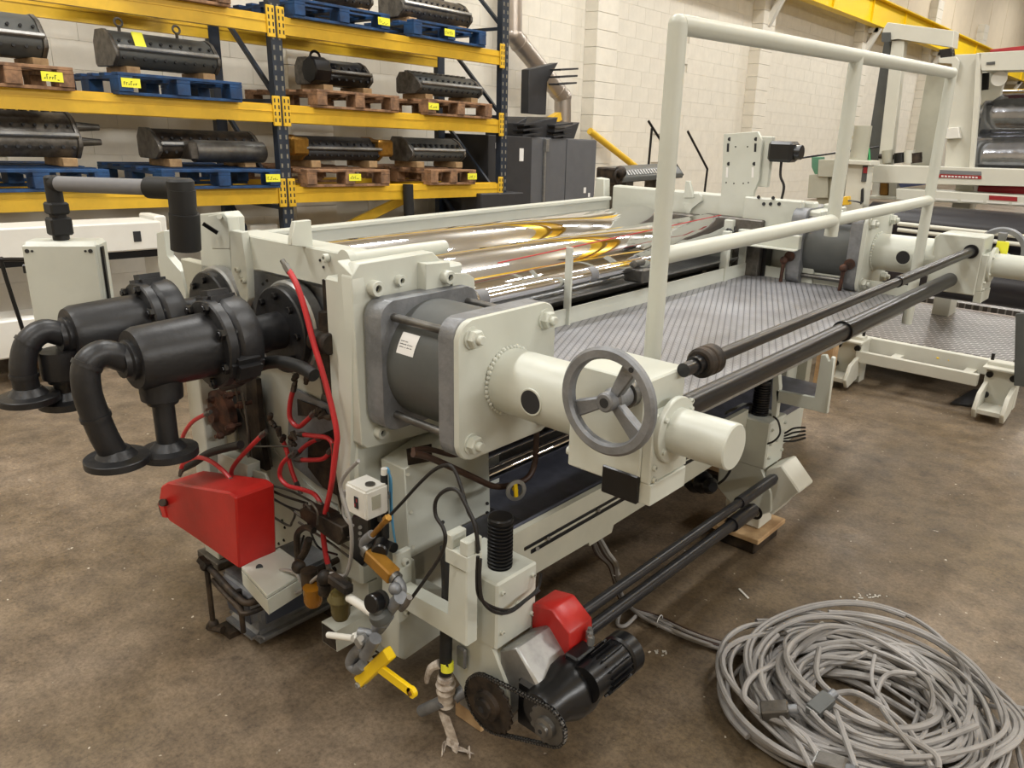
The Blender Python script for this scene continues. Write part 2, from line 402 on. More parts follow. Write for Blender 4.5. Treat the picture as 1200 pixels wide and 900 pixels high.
# crane runway along the wall
SHEAR[:] = SK
XC = -7.0
t = empty('crane_runway', (XC, 20, 4.1), 'long yellow painted crane runway beam high along the block wall', 'beam')
zt = P(990, 10, X=XC).z
mb = MB(); zb = 4.28
mb.box(XC - .01, XC + .01, 2, 40, zb, zb + .50).box(XC - .12, XC + .12, 2, 40, zb + .5, zb + .53, .004).box(XC - .1, XC + .1, 2, 40, zb - .02, zb, .004)
new_obj('girder', mb, YELT, t)
mb = MB().box(XC - .03, XC + .03, 2, 40, zb + .53, zb + .57, .004); new_obj('crane_rail', mb, STEELD, t)
for k in range(7):
    y = 5 + k * 5.0
    mb = MB().bar((XW + .2, y, zb - .55), (XC + .02, y, zb - .02), .1, .12, .004).box(XW + .02, XC + .02, y - .05, y + .05, zb - .12, zb - .02, .004)
    new_obj('bracket', mb, WHITEP, t)
for k in range(16):
    mb = MB().box(XC + .01, XC + .05, 4 + k * 2.2, 4.012 + k * 2.2, zb, zb + .5); new_obj('stiffener', mb, YELT, t)
SHEAR[:] = (0, 0)
t = empty('bridge_crane', (0, 10, 5.6), 'yellow twin girder bridge crane spanning overhead, seen only in the chrome rolls', 'crane')
for y in (9.6, 11.0):
    new_obj('girder', MB().box(-6.9, 2.4, y, y + .35, 5.5, 6.1, .01), YEL, t)
new_obj('far_runway', MB().box(2.4, 2.65, -4.5, 40, 4.9, 5.6, .01), YEL, t)
for y in (0, 8, 16, 24): new_obj('runway_post', MB().box(2.4, 2.65, y - 6.2, y - 6.0, 5.6, 7.58, .01), NAVY, t)
new_obj('hoist', MB().box(-3.2, -2.4, 9.96, 10.99, 5.45, 6.0, .03), YEL, t)

# ------------------------------------------------------------------ pallet racking
SHEAR[:] = SK
XR, XB = -6.0, -6.95
zlev = {}
L1 = P(337, 219, X=XR).z - SK[0] * (P(337, 219, X=XR).y - SK[1])
L2 = P(332, 123.5, X=XR).z; L3 = P(325, 19, X=XR).z
LEV = (L1, L2, L3)
yA = P(327, 130, X=XR).y; yB = P(588, 142, X=XR).y
YU = (yA - 2.72, yA, yB)
rk = empty('pallet_rack', (-6.5, yA, 0), 'tall pallet rack with navy uprights and yellow beams along the wall', 'rack')
def upright(x, y, h=3.75):
    mb = MB()
    mb.box(x - .035, x + .035, y - .05, y + .05, -.2, h)
    o = new_obj('upright', mb, NAVY, rk)
    hl = MB()
    for k in range(int(h / .075)):
        for dy in (-.028, .028):
            hl.box(x + .034, x + .0365, y + dy - .008, y + dy + .008, .05 + k * .075, .085 + k * .075)
    if x == XR:
        q = new_obj('slot_row', hl, mat('slot_grey', (120, 116, 104), .8), o); q['kind'] = 'stuff'  # slots drawn as flat marks, paler than the navy upright
    new_obj('foot_plate', MB().box(x - .06, x + .06, y - .08, y + .08, -.21, -.2 + .01), NAVY, o)
for y in YU:
    upright(XR, y); upright(XB, y)
    for k in range(4):
        z0 = .1 + k * .85
        new_obj('brace', MB().bar((XR - .03, y, z0), (XB + .03, y, z0 + .8), .03, .035), NAVY, rk)
        new_obj('brace', MB().bar((XR - .03, y, z0 + .82), (XB + .03, y, z0 + .82), .03, .03), NAVY, rk)
for Z in LEV:
    for (a, b) in ((YU[0], YU[1]), (YU[1], YU[2])):
        for x in (XR, XB):
            mb = MB().box(x - .025, x + .028, a + .05, b - .05, Z - .13, Z).box(x + .028, x + .034, a + .05, b - .05, Z - .05, Z - .045).box(x - .03, x - .024, a + .05, b - .05, Z - .13, Z + .01)
            bm_ = new_obj('beam', mb, YEL, rk)
            if x == XR:
                for yy in (a + .045, b - .045):
                    new_obj('end_connector', MB().box(x + .03, x + .045, yy - .035, yy + .035, Z - .16, Z + .07, .004), YEL, bm_)
                    hh = MB()
                    for k in range(4):
                        for dy in (-.018, .018): hh.box(x + .045, x + .046, yy + dy - .006, yy + dy + .006, Z - .13 + k * .05, Z - .1 + k * .05)
                    new_obj('connector_slots', hh, INK, bm_)['kind'] = 'stuff'

def pallet(y0, z0, L=1.0, D=1.1, m=BLUE, label='', x1=XR + .1, H=.145):
    t = empty('pallet', (x1 - D / 2, y0 + L / 2, z0), label, 'pallet', 'pallets on the rack')
    n = 6; bw = .095
    for k in range(n):
        x = x1 - bw - k * (D - bw) / (n - 1)
        new_obj('board', MB().box(x, x + bw, y0, y0 + L, z0 + H - .02, z0 + H, .002), m, t)
    for yy in (y0, y0 + L / 2 - .05, y0 + L - .1):
        new_obj('stringer', MB().box(x1 - D, x1, yy, yy + .1, z0 + H - .042, z0 + H - .021), m, t)
        for xx in (x1 - .14, x1 - D / 2 - .07, x1 - D):
            new_obj('block', MB().box(xx, xx + .14, yy, yy + .1, z0 + .021, z0 + H - .043, .003), m, t)
    for xx in (x1 - .11, x1 - D / 2 - .05, x1 - D):
        new_obj('bottom_board', MB().box(xx, xx + .1, y0, y0 + L, z0, z0 + .02, .002), m, t)
    return t
def ytag(t, y, z, x=XR + .102, w=.13, h=.06):
    o = new_obj('tag', MB().box(x, x + .003, y, y + w, z, z + h, .0), LABY, t)
    mb = MB(); yy = y + .015
    while yy < y + w - .02:
        a = random.uniform(.2, .75); mb.box(x + .003, x + .0035, yy, yy + .004, z + h * .25, z + h * (a)); mb.box(x + .003, x + .0035, yy, yy + .011, z + h * a - .004, z + h * a); yy += .016
    new_obj('handwriting', mb, INK, o)
def zat(px, py, x=XR): return P(px, py, X=x)
def span(px0, px1, py, x=XR + .1): return P(px0, py, X=x).y, P(px1, py, X=x).y
GP = [  # px0, px1, py, level, material, tag px list, label
    (-60, 88, 98, 1, WOOD, (.72,), 'weathered wooden pallet at the left edge of the middle rack shelf'),
    (140, 284, 106, 1, BLUE, (.02,), 'blue pallet on the middle rack shelf with a yellow tag'),
    (372, 468, 116, 1, WOOD, (), 'wooden pallet in the middle of the middle rack shelf without any tag'),
    (502, 577, 124, 1, WOOD, (.0,), 'wooden pallet at the right end of the middle rack shelf'),
    (-40, 130, 215, 0, BLUE, (), 'pale blue pallet at the left edge of the lowest rack shelf'),
    (190, 329, 208, 0, BLUE, (.86,), 'blue pallet left of the central upright on the lowest rack shelf'),
    (360, 457, 208, 0, WOOD, (.48,), 'wooden pallet right of the central upright on the lowest rack shelf'),
    (505, 558, 205, 0, WOOD, (.8,), 'narrow wooden pallet at the right end of the lowest rack shelf'),
    (346, 457, 22, 2, BLUE, (.86,), 'bright blue pallet on the top rack shelf right of the central upright'),
    (485, 570, 36, 2, BLUE, (.4,), 'dark blue pallet at the right end of the top rack shelf'),
    (150, 270, -8, 2, WOOD, (), 'wooden pallet on the top rack shelf cut off by the picture top')]
PAL = []
for (a, b, py, lv, m, tg, lab) in GP:
    y0, y1 = span(a, b, py); Z = LEV[lv]
    t = pallet(y0, Z + .001, y1 - y0, 1.12, m, lab); PAL.append((y0, y1, Z + .146))
    for f in tg: ytag(t, y0 + f * (y1 - y0), Z + .05)

def die(name, y0, y1, z0, h, d, kind, label, m=STEELD, xc=XR - .38):
    """faceted cylinder cutting unit lying along the shelf"""
    t = empty(name, (xc, (y0 + y1) / 2, z0), label, 'machine part', 'roller units stored on the rack')
    L = y1 - y0; fx = xc + d / 2
    prof = [(-.5, .08), (-.44, .0), (.30, .0), (.5, .25), (.5, .42), (.44, .5), (.22, .86), (.0, 1.0), (-.36, 1.0), (-.5, .7)]
    pts = [(xc + a * d, y0 + .03, z0 + b * h) for a, b in prof]
    body = new_obj('body', MB().prism(pts, (0, L - .06, 0), .006), m, t)
    for yy in (y0, y1 - .03):
        pts = [(xc + a * d * 1.06, yy, z0 + (b * 1.05 - .02) * h) for a, b in prof]
        new_obj('end_plate', MB().prism(pts, (0, .03, 0), .004), STEELD if kind != 'y' else BRASS, t)
    new_obj('ground_bar', MB().obox((fx + .004, (y0 + y1) / 2, z0 + .50 * h), (.04, L * .95, .030), (1, 0, .45), (0, 1, 0), .006), STEEL if kind in 'hy' else GALV, t)
    n = max(5, int(L / .075)); mb = MB(); ml = MB()
    for k in range(n):
        y = y0 + .06 + (L - .12) * k / (n - 1)
        mb.cyl((fx - .075 * d / .4, y, z0 + .70 * h), (fx - .05 * d / .4, y, z0 + .715 * h), .010, 8)
        mb.cyl((fx - .075, y, z0 + .22 * h), (fx + .004, y, z0 + .24 * h), .012, 8)
        if kind in 'tb': ml.box(xc - .1, xc - .04, y - .02, y + .02, z0 + h * .98, z0 + h * 1.12, .004)
    new_obj('bolt_row', mb, INK, t)['kind'] = 'stuff'
    if kind in 'tb': new_obj('clamp_row', ml, STEELD, t)['kind'] = 'stuff'
    if kind == 'a':
        for f in (.18, .72):
            y = y0 + f * L
            new_obj('eye_bolt', MB().cyl((xc - .05, y, z0 + h), (xc - .05, y, z0 + h + .04), .012, 8).torus((xc - .05, y, z0 + h + .065), (1, 0, .2), .028, .009, 16, 6), STEELD, t)
        ytag_ = new_obj('tag', MB().obox((fx - .03, y0 + .24 * L, z0 + .78 * h), (.003, .08, .11), (1, 0, .5), (0, 1, 0)), LABY, t)
    if kind == 't':
        for zf in (.36, .7): new_obj('journal', MB().cyl((xc + .08, y1, z0 + zf * h), (xc + .08, y1 + .16, z0 + zf * h), .035, 14, .022), STEEL, t)
    if kind == 'r':
        new_obj('front_cylinder', MB().cyl((fx, y0 + L * .3, z0 + .28 * h), (fx, y1 + .0, z0 + .28 * h), .085, 20, ch=.01), STEEL, t)
        new_obj('bearing_block', MB().box(fx - .2, fx + .1, y0 + L * .22, y0 + L * .3, z0, z0 + .62 * h, .01), STEELD, t)
    if kind == 'h':
        new_obj('round_end', MB().cyl((fx - .06, y0 - .05, z0 + .5 * h), (fx - .06, y0 + .12, z0 + .5 * h), .52 * h, 8, ch=.01), BLACKG, t)
        new_obj('carry_handle', MB().torus((fx - .1, y0 + .05, z0 + h), (1, 0, 0), .05, .012, 14, 6, 0, PI), BLACKG, t)
    if kind == 'y':
        for yy in (y0 - .12, y1 - .06):
            new_obj('yellow_end_frame', MB().box(fx - .24, fx + .02, yy, yy + .18, z0 + .2 * h, z0 + .95 * h, .02), BRASS, t)
    if kind == 'w':
        mb = MB(); nn = 9
        for k in range(nn):
            y = y0 + .08 + (L - .16) * k / (nn - 1); mb.box(fx - .05, fx - .02, y - .012, y + .012, z0 + .60 * h, z0 + .76 * h, .004)
        new_obj('slot_row', mb, INK, t)['kind'] = 'stuff'
    for f in (.08, .8):
        new_obj('timber_chock', MB().box(xc - d * .5, xc + d * .52, y0 + f * L, y0 + f * L + .1, z0 - .06, z0 - .001, .004), WOODL, t)
    return t
DG = [(-70, 64, 45, 88, 0, 's', CASTD), (122, 263, 54, 92, 1, 'a', CASTD), (357, 440, 75, 109, 2, 'h', BLACKG), (475, 568, 80, 110, 3, 'b', CASTD),
      (-60, 104, 156, 203, 4, 't', STEELD), (172, 312, 166, 200, 5, 'r', GRIME), (340, 452, 164, 196, 6, 'y', GREYD), (466, 548, 158, 193, 7, 'w', CASTD),
      (330, 440, -22, 7, 8, 'b', STEELD), (455, 556, -8, 28, 9, 'c', STEELD)]
DL = ['grey faceted roller unit at the left edge of the middle shelf on a wooden pallet', 'long faceted roller unit with two eye bolts and a yellow tag on the middle shelf',
      'black octagonal cylinder unit with a carrying handle on the middle shelf', 'grimy faceted roller unit with clamps at the right end of the middle shelf',
      'long clamp-topped roller unit with pointed journals at the left of the lowest shelf', 'brown roller unit with a separate front cylinder on the lowest blue pallet',
      'roller unit between two brassy yellow end frames on the lowest shelf', 'short roller unit with a row of slots at the right end of the lowest shelf',
      'dark roller unit cut off by the picture top on the bright blue top pallet', 'bright edged roller unit on the dark blue pallet of the top shelf']
for (a, b, t0, t1, pi, kd, m), lab in zip(DG, DL):
    y0, y1 = P(a + 16, t1, X=XR - .22).y, P(b, t1, X=XR - .18).y
    zz = PAL[pi][2] + .061
    h = (t1 - t0) / FOC * 7.0
    die('roller_unit', y0, y1, zz, max(.17, min(h * .86, .31)), .34, kd[0], lab, m)
t = new_obj('timber_block', MB().box(XR - .05, XR + .1, P(255, -8, X=XR).y, P(267, -8, X=XR).y, LEV[2] + .15, LEV[2] + .3, .005), WOODL)
tag(t, 'square timber block on the topmost wooden pallet at the picture top', 'timber')
# leaning yellow beam and black post under the rack
a, b = P(405, 262, X=-6.6), P(500, 212, X=-6.6)
t = new_obj('leaning_beam', MB().bar(a + (a - b) * 1.2, b + (b - a) * .3, .05, .09, .005), YEL); tag(t, 'yellow rack beam leaning slantwise beneath the lowest rack shelf', 'beam')
a, b = P(478, 214, X=-5.92), P(468, 262, X=-5.92)
t = new_obj('black_post', MB().cyl((a.x, a.y + .02, -.16), (a.x, a.y, a.z + .03), .05, 16), BLACKM); tag(t, 'black wrapped round post standing before the lowest yellow beam', 'post')
a, b = P(372, 165, X=-7.0), P(392, 165, X=-7)

# ------------------------------------------------------------------ cabinets, duct, wall items
t = empty('dark_cabinet', (-6.9, 7.3, -.2), 'dark grey steel cabinet behind the right rack upright', 'cabinet')
y0, y1 = max(6.56, YU[2] + .06), P(620, 160, X=-6.3).y; zt = 1.585
new_obj('body', MB().box(-7.1, -6.25, y0, y1, -.2, zt, .006), GREYD, t)
new_obj('sticker', MB().box(-6.249, -6.246, y1 - .22, y1 - .15, zt - .27, zt - .13), WHITE, t)
new_obj('sticker', MB().box(-6.249, -6.246, y1 - .62, y1 - .52, zt - .14, zt - .08), WHITE, t)
t = empty('grey_cabinet', (-6.7, 8.0, -.2), 'grey two-door steel cabinet beside the painted block wall', 'cabinet')
y0, y1 = P(620, 160, X=-6.3).y + .01, P(700, 160, X=-6.3).y
new_obj('body', MB().box(-7.1, -6.32, y0, y1, -.2, zt, .006), GREYC, t)
yy = [y0, y0 + (y1 - y0) * .2, y0 + (y1 - y0) * .53, y1]
for k in range(3):
    d = new_obj('door', MB().box(-6.318, -6.30, yy[k] + .006, yy[k + 1] - .006, -.15, zt - .01, .004), GREYC, t)
    if k == 1: new_obj('door_bar', MB().box(-6.3, -6.27, yy[1] - .015, yy[1] + .015, -.1, zt - .05, .004).box(-6.3, -6.25, yy[1] - .02, yy[1] + .04, zt - .16, zt - .02, .004), GALV, d)
    if k == 2:
        new_obj('scratch_mark', MB().box(-6.3, -6.298, yy[2] + .38, yy[2] + .43, .93, 1.0).box(-6.3, -6.298, yy[2] + .48, yy[2] + .52, .88, .93), WHITE, d)
t = empty('floor_case', (-6.2, 7.0, -.2), 'low dark case with a bright corner in front of the dark cabinet', 'case')
new_obj('body', MB().box(-6.2, -5.9, P(556, 225, X=-6).y, P(606, 225, X=-6).y, -.2, P(600, 225, X=-6).z + .1, .01), GREYD, t)
zt0 = zt
def bracket(y0, y1, z0, z1, label, fins, tall=False):
    t = empty('steel_bracket', (-6.6, y0, z0), label, 'bracket', 'black steel brackets on the cabinets')
    new_obj('plate', MB().prism([(-6.9, y0, z0), (-6.9, y1, z0), (-6.9, y1 + .1, z1), (-6.9, y0, z1 - .08)], (.5, 0, 0), .004) if not tall else
            MB().prism([(-6.6, y0, z0), (-6.6, y1 - .1, z0), (-6.6, y1 - .1, z0 + (z1 - z0) * .62), (-6.6, y1 + .1, z1), (-6.6, y0, z1 - .12)], (.12, 0, 0), .004), GREYD, t)
    for k in range(fins):
        f = k / max(1, fins)
        z = z0 + (z1 - z0) * (.12 + .8 * f) if not tall else z1 - .24 + k * .08
        new_obj('fin', MB().obox((-6.36, y1 + .05 + .03 * f, z), (.16, .34, .02), (1, 0, 0), (0, 1, .12)), GREYD, t)
q = lambda x: P(x, 150, X=-6.5).y
bracket(q(598), q(604), zt0 + .001, zt0 + .22, 'black finned bracket at the left on the dark cabinet', 3)
bracket(q(613), q(640), zt0 + .001, zt0 + .24, 'wide black finned bracket in the middle on the cabinets', 3)
bracket(q(653), q(666), zt0 + .001, zt0 + .2, 'black angled bracket at the right on the grey cabinet', 0)
bracket(q(617), q(644), zt0 + .26, zt0 + .86, 'tall black bracket standing on the others, its fins at the top right', 3, True)
# duct
t = empty('flue_duct', (-7.2, 9, 0), 'round metal duct pipe coming down the wall with two bends', 'duct')
pp = [P(601, -60, X=-7.15), P(601, 26, X=-7.15), P(660, 97, X=-7.15), P(660, 160, X=-7.15)]
for i in range(3): new_obj('duct_section', MB().cyl(pp[i], pp[i + 1], .115, 24), DUCT, t)
for i in (1, 2): new_obj('elbow', MB().sphere(pp[i], .122, 20), DUCT, t)
new_obj('band', MB().cyl(pp[0] + V((.0, .14, 0)), pp[1] + V((.0, .14, -.05)), .02, 8), DUCT, t)
for f in (.12, .88):
    c = pp[1].lerp(pp[2], f); d = (pp[2] - pp[1]).normalized(); new_obj('band', MB().cyl(c - d * .015, c + d * .015, .122, 24), DUCT, t)
t = new_obj('yellow_rail', MB().cyl(P(692, 136, X=-7.15), P(692, 136, X=-7.15) + (P(768, 193, X=-7.0) - P(692, 136, X=-7.15)) * 1.9, .05, 14), YEL); tag(t, 'yellow round rail sloping down the block wall right of the grey cabinet', 'rail')
t = new_obj('yellow_stub', MB().bar(P(637, 131, X=-7.1), P(655, 120, X=-7.1), .1, .1), YEL); tag(t, 'short yellow square beam end showing behind the black brackets', 'beam')
SHEAR[:] = (0, 0)
# ================================================================== the machine
M = empty('coating_machine', (-2.0, 2.7, 0), 'big cream roll machine with chrome rolls, black rotary joints and a handwheel', 'machine')
def part(name, mb, m=None, parent=None, label=None, ang=35):
    rec = getattr(mb, 'rec', None)
    o = new_obj(name, mb, m or CREAM, parent or M, ang=ang)
    if label: o['label'] = label
    if rec: new_obj('hex_recess', MB().cyl(rec[0] + rec[1] * rec[2] * .70, rec[0] + rec[1] * rec[2] * .74, rec[2] * .49, 6), INK, parent or M)
    return o
YN, YF = 1.30, 4.02
R1, R2 = (-2.135, 1.055), (-2.569, 1.04)
# ---- near side frame
mb = MB().plY([(240, 300), (300, 322), (392, 345), (412, 360), (424, 640), (455, 690), (455, 735), (330, 640), (300, 560), (243, 470)], 1.46, .05)
part('side_frame', mb, CREAMD)
part('frame_post', MB().box(-2.77, -2.665, 1.30, 1.40, .03, 1.02, .004))
part('frame_post', MB().box(-2.66, -2.60, 1.38, 1.46, .2, 1.18, .004), CREAMD)
part('frame_foot', MB().box(-2.80, -2.64, 1.28, 1.42, 0.0, .03, .003), STEELD)
col = part('frame_column', MB().box(-1.885, -1.775, 1.315, 1.76, .30, 1.26, .008).box(-1.86, -1.775, 1.34, 1.74, .0, .3))
fp = part('face_plate', MB().plX([(411, 326), (421, 309), (507, 295), (522, 310), (530, 345), (545, 500), (508, 505), (430, 526), (424, 521)], -1.735, -.045, .003))
for (a, b, r) in ((436, 337, .022), (466, 328, .016), (443, 505, .019)):
    part('socket_bolt', MB().bolt(P(a, b, X=-1.737), (1, 0, 0), r, 'socket'), CREAM, fp)
part('bolt_pad', MB().plX([(499, 309), (527, 307), (529, 318), (529, 345), (499, 345)], -1.70, -.04, .002))
part('clamp_plate', MB().plX([(530, 320), (549, 321), (556, 326), (558, 362), (532, 362)], -1.69, -.012, .001))
part('bolt_head', MB().bolt(P(521, 324, X=-1.70), (1, 0, 0), .020, 'socket'))
part('column_step', MB().plY([(395, 305), (412, 322), (414, 345), (409, 640), (398, 620)], 1.30, .04, .002))
part('lower_column', MB().plX([(428, 527), (505, 507), (585, 470), (585, 620), (470, 690), (452, 700), (425, 640)], -1.775, -.05))
# guard box under the cylinder
g = part('guard_box', MB().plX([(474, 550), (480, 655), (575, 605), (573, 520), (540, 505)], -1.655, -.11, .003))
for (a, b) in ((478, 556), (482, 600), (484, 641), (571, 590), (571, 601), (519, 612)):
    part('screw', MB().cyl(P(a, b, X=-1.654), P(a, b, X=-1.65), .006, 12), CREAMD if a < 500 else INK, g)
# top beam
tb = part('top_beam', MB().prism([P(a, b, Y=1.36) for a, b in ((270, 272), (402, 297), (402, 318), (395, 338), (388, 336), (296, 314), (286, 312))], (0, .10, 0), .004))
for (a, b, r) in ((384, 302, .012), (387, 331, .012)):
    part('socket_bolt', MB().bolt(P(a, b, Y=1.358), (0, -1, 0), r, 'socket'), CREAM, tb)
for (a, b) in ((375, 305), (379, 313)): part('screw_hole', MB().cyl(P(a, b, Y=1.357), P(a, b, Y=1.362), .004, 10), INK, tb)
tp = part('tapered_plate', MB().plY([(269, 270), (283, 272), (289, 315), (291, 350), (286, 362), (279, 340), (271, 318)], 1.335, .025, .002))
for (a, b, r) in ((280, 316, .009), (287, 329, .009), (283, 325, .005)): part('socket_bolt', MB().bolt(P(a, b, Y=1.334), (0, -1, 0), r, 'socket'), CREAMD, tp)
part('lifting_tab', MB().plX([(337, 279), (341, 259), (360, 257), (363, 290), (337, 287)], -2.05, .02, .002))
part('top_pipe', MB().cyl(P(404, 305, Y=1.36), P(520, 289, Y=1.36 + .42), .022, 18).lathe(P(404, 305, Y=1.36), (0, 1, 0), [(-.004, .030), (.02, .030)], 18))
# rear (far from camera) longitudinal beam
part('rear_channel', MB().box(-2.81, -2.79, 1.45, 3.95, 1.10, 1.255, .003).box(-2.81, -2.76, 1.45, 3.95, 1.24, 1.258, .003))
# upper left block group by the rear post
part('rear_block', MB().plY([(232, 251), (262, 248), (268, 255), (272, 320), (236, 320)], 1.40, .06, .004))
bk = part('hinge_block', MB().plY([(243, 253), (262, 249), (267, 255), (270, 292), (248, 292)], 1.34, .04, .003))
part('hinge_pin', MB().cyl(P(257, 254, Y=1.34), P(257, 254, Y=1.30), .008, 12), CREAM, bk)
part('hinge_lever', MB().bar(P(238, 262, Y=1.3), P(255, 273, Y=1.33), .008, .012), BLACKG, bk)
part('rear_plate', MB().plY([(211, 303), (270, 318), (272, 345), (262, 352), (222, 350)], 1.40, .04, .003), CREAMD)
for (a, b) in ((249, 328), (244, 340), (249, 340)): part('socket_bolt', MB().bolt(P(a, b, Y=1.40), (0, -1, 0), .007, 'socket'), CREAMD)
part('curved_guard', MB().plY([(183, 273), (192, 270), (195, 300), (212, 318), (218, 345), (220, 385), (205, 365), (192, 338), (185, 310)], 1.42, .03, .003))
# ---- rotary joints, bearing flanges
bp_ = part('bearing_plate', MB().plY([(296, 316), (380, 337), (386, 342), (390, 372), (388, 432), (300, 424), (292, 400)], 1.40, .08, .003), CAST)
for (a, b) in ((313, 329), (322, 334), (334, 338), (317, 345), (308, 333)): part('screw_hole', MB().cyl(P(a, b, Y=1.397), P(a, b, Y=1.401), .005, 10), INK, bp_)
part('bearing_plate', MB().plY([(242, 318), (286, 330), (292, 345), (290, 400), (248, 400)], 1.40, .07, .003), STEEL)
cv = part('roll_cavity', MB().box(-1.93, -1.88, 1.34, 1.46, .85, 1.24).box(-1.93, -1.90, 1.5, 1.7, .5, 1.2), GRIME)
part('grimy_shaft', MB().cyl((-1.94, 1.31, 1.065), (-1.86, 1.31, 1.065), .032, 18, ch=.004).lathe((-1.91, 1.33, 1.0), (0, 0, 1), [(-.1, .02), (.0, .03), (.15, .018)], 12), GRIME)
def rotary_joint(X, Z, Y0, yend, elbow, branch, fl, k=1.0):
    """black cast steam joint on a roll journal, pipes bent down to flanges"""
    o = part('rotary_joint', MB().lathe((X, Y0 - .05, Z), (0, -1, 0), [(0, .06), (.10, .055), (.125, .062), (.14, .095), (.155, .128), (.175, .134), (.215, .130), (.235, .112), (.25, .094), (Y0 - .05 - yend - .02, .088), (Y0 - .05 - yend, .08)], 36), BLACK)
    part('steel_ring', MB().ring((X, Y0, Z), (0, -1, 0), .150, .06, .045, 40), GALV, o)
    part('bolted_flange', MB().ring((X, Y0 - .046, Z), (0, -1, 0), .136, .04, .03, 36), BLACK, o)
    for i in range(8):
        a = 2 * PI * i / 8; c = V((X + .108 * math.cos(a), Y0 - .078, Z + .108 * math.sin(a))); part('flange_bolt', MB().hexn(c, (0, -1, 0), .012, .012), BLACKG, o)
    yf = Y0 - .225
    part('clamp_ring', MB().ring((X, yf - .055, Z), (0, -1, 0), .130, .09, .034, 36), BLACK, o)
    for i in range(7):
        aa = math.radians(-25 + 51.4 * i); dx, dz = .113 * math.cos(aa), .113 * math.sin(aa)
        part('clamp_bolt', MB().cyl((X + dx, yf - .105, Z + dz), (X + dx, yf + .0, Z + dz), .010, 8).hexn((X + dx, yf - .087, Z + dz), (0, -1, 0), .017, .014), BLACKG, o)
    for aa in (100, 215, 335):
        aa = math.radians(aa); d_ = V((math.cos(aa), 0, math.sin(aa)))
        part('clamp_lug', MB().obox(V((X, yf - .035, Z)) + d_ * .125, (.055, .10, .075), d_, (0, 1, 0), .016, 2), BLACK, o)
    part('inner_ring', MB().ring((X, yf - .035, Z), (0, -1, 0), .098, .07, .02, 30), STEELD, o)
    part('end_boss', MB().lathe((X, yend, Z), (0, -1, 0), [(0, .056), (.012, .056), (.016, .046), (.03, .044)], 28), BLACK, o)
    e = [P(a, b, X=X) for a, b in elbow]; e[0] = V((X, yend - .01, Z)); r = .036 * k
    part('elbow_pipe', MB().tube(e, r, 20, 6), BLACK, o)
    mb = MB()
    for i in (2, 4):
        d = (e[i + 1] - e[i - 1]).normalized() if i + 1 < len(e) else V((0, 0, -1)); part('weld_bead', MB().cyl(e[i] - d * .006, e[i] + d * .006, r * 1.1, 20), BLACK, o)
    c = e[-1]; part('pipe_flange', MB().lathe(c + V((0, 0, .028)), (0, 0, -1), [(0, r * 1.05), (.004, r * 1.15), (.02, r * 1.5), (.024, .082 * fl), (.026, .084 * fl), (.044, .084 * fl), (.046, .08 * fl)], 40), BLACK, o)
    holes = MB()
    for i in range(4):
        a = PI / 4 + i * PI / 2; h = c + V((.062 * fl * math.cos(a), .062 * fl * math.sin(a), .0041)); holes.cyl(h, h + V((0, 0, .001)), .008, 12)
    part('bolt_holes', holes, INK, o)
    b0, b1 = P(*branch[0], X=X), P(*branch[1], X=X)
    bx = V((X, b1.y, Z))
    part('branch_boss', MB().lathe(bx - V((0, 0, .04)), (0, 0, -1), [(0, .056), (.06, .058), (.085, .056), (.09, .044), (.1, .042)], 24), BLACK, o)
    part('branch_pipe', MB().cyl(bx - V((0, 0, .1)), V((X, b1.y, b1.z)), .03 * k, 20), BLACK, o)
    c = V((X, b1.y, b1.z)); part('pipe_flange', MB().lathe(c + V((0, 0, .028)), (0, 0, -1), [(0, .032), (.02, .05), (.024, .08 * fl), (.044, .08 * fl), (.046, .076 * fl)], 40), BLACK, o)
    return o
rotary_joint(R1[0], R1[1], 1.39, .86, [(148, 418), (122, 414), (102, 428), (102, 458), (112, 488), (124, 515), (137, 536)], [(180, 440), (198, 527)], 1.0)
rotary_joint(R2[0], R2[1], 1.39, .86, [(75, 388), (52, 388), (33, 402), (27, 425), (28, 440), (31, 452), (34, 464)], [(95, 440), (78, 468)], 1.0)
# ---- swinging arm with control box
ar = part('support_arm', MB().tube([P(218, 292, Y=1.2), P(216, 250, Y=1.2)], .046, 22, 0).cyl(P(216, 268, Y=1.2), P(213, 222, Y=1.2), .041, 22), BLACKM)
aA, aB = P(212, 221, Y=1.2), P(62, 217, Y=1.02)
aB.z = aA.z - .012; aA2 = aA.lerp(aB, .05)
part('arm_elbow', MB().cyl(aA + V((0, 0, -.06)), aA + V((0, 0, .03)), .041, 22, ch=.008).cyl(aA, aA.lerp(aB, .24), .034, 22, ch=.004), BLACKM, ar)
part('arm_tube', MB().cyl(aA.lerp(aB, .2), aB, .025, 20), MASK, ar, 'bare galvanised tube')
part('arm_elbow', MB().cyl(aB.lerp(aA, .06), aB, .028, 20, ch=.006).cyl(aB + V((0, 0, .026)), aB - V((0, 0, .19)), .026, 20, ch=.006).box(aB.x - .035, aB.x + .035, aB.y - .03, aB.y + .03, aB.z - .10, aB.z - .06, .006).box(aB.x - .03, aB.x + .03, aB.y - .034, aB.y + .034, aB.z - .17, aB.z - .11, .006), BLACKM, ar)
bc = aB - V((0, 0, .19)); ax = V((RT.x, RT.y, 0)).normalized(); fwv = V((FW.x, FW.y, 0)).normalized()
ax = (ax * .98 + fwv * .12).normalized(); ay = V((0, 0, 1)).cross(ax) * -1
W_, D_, H_ = .24, .10, .30
cb = part('control_box', MB().obox(bc + V((0, 0, -H_ / 2 + .004)) + ax * .01, (W_, D_, H_), ax, ay, .012), CREAM)
fc = bc + V((0, 0, -H_ / 2)) + ax * .01 + ay * (-D_ / 2 if ay.dot(fwv) > 0 else D_ / 2)
sg = -1 if ay.dot(fwv) > 0 else 1
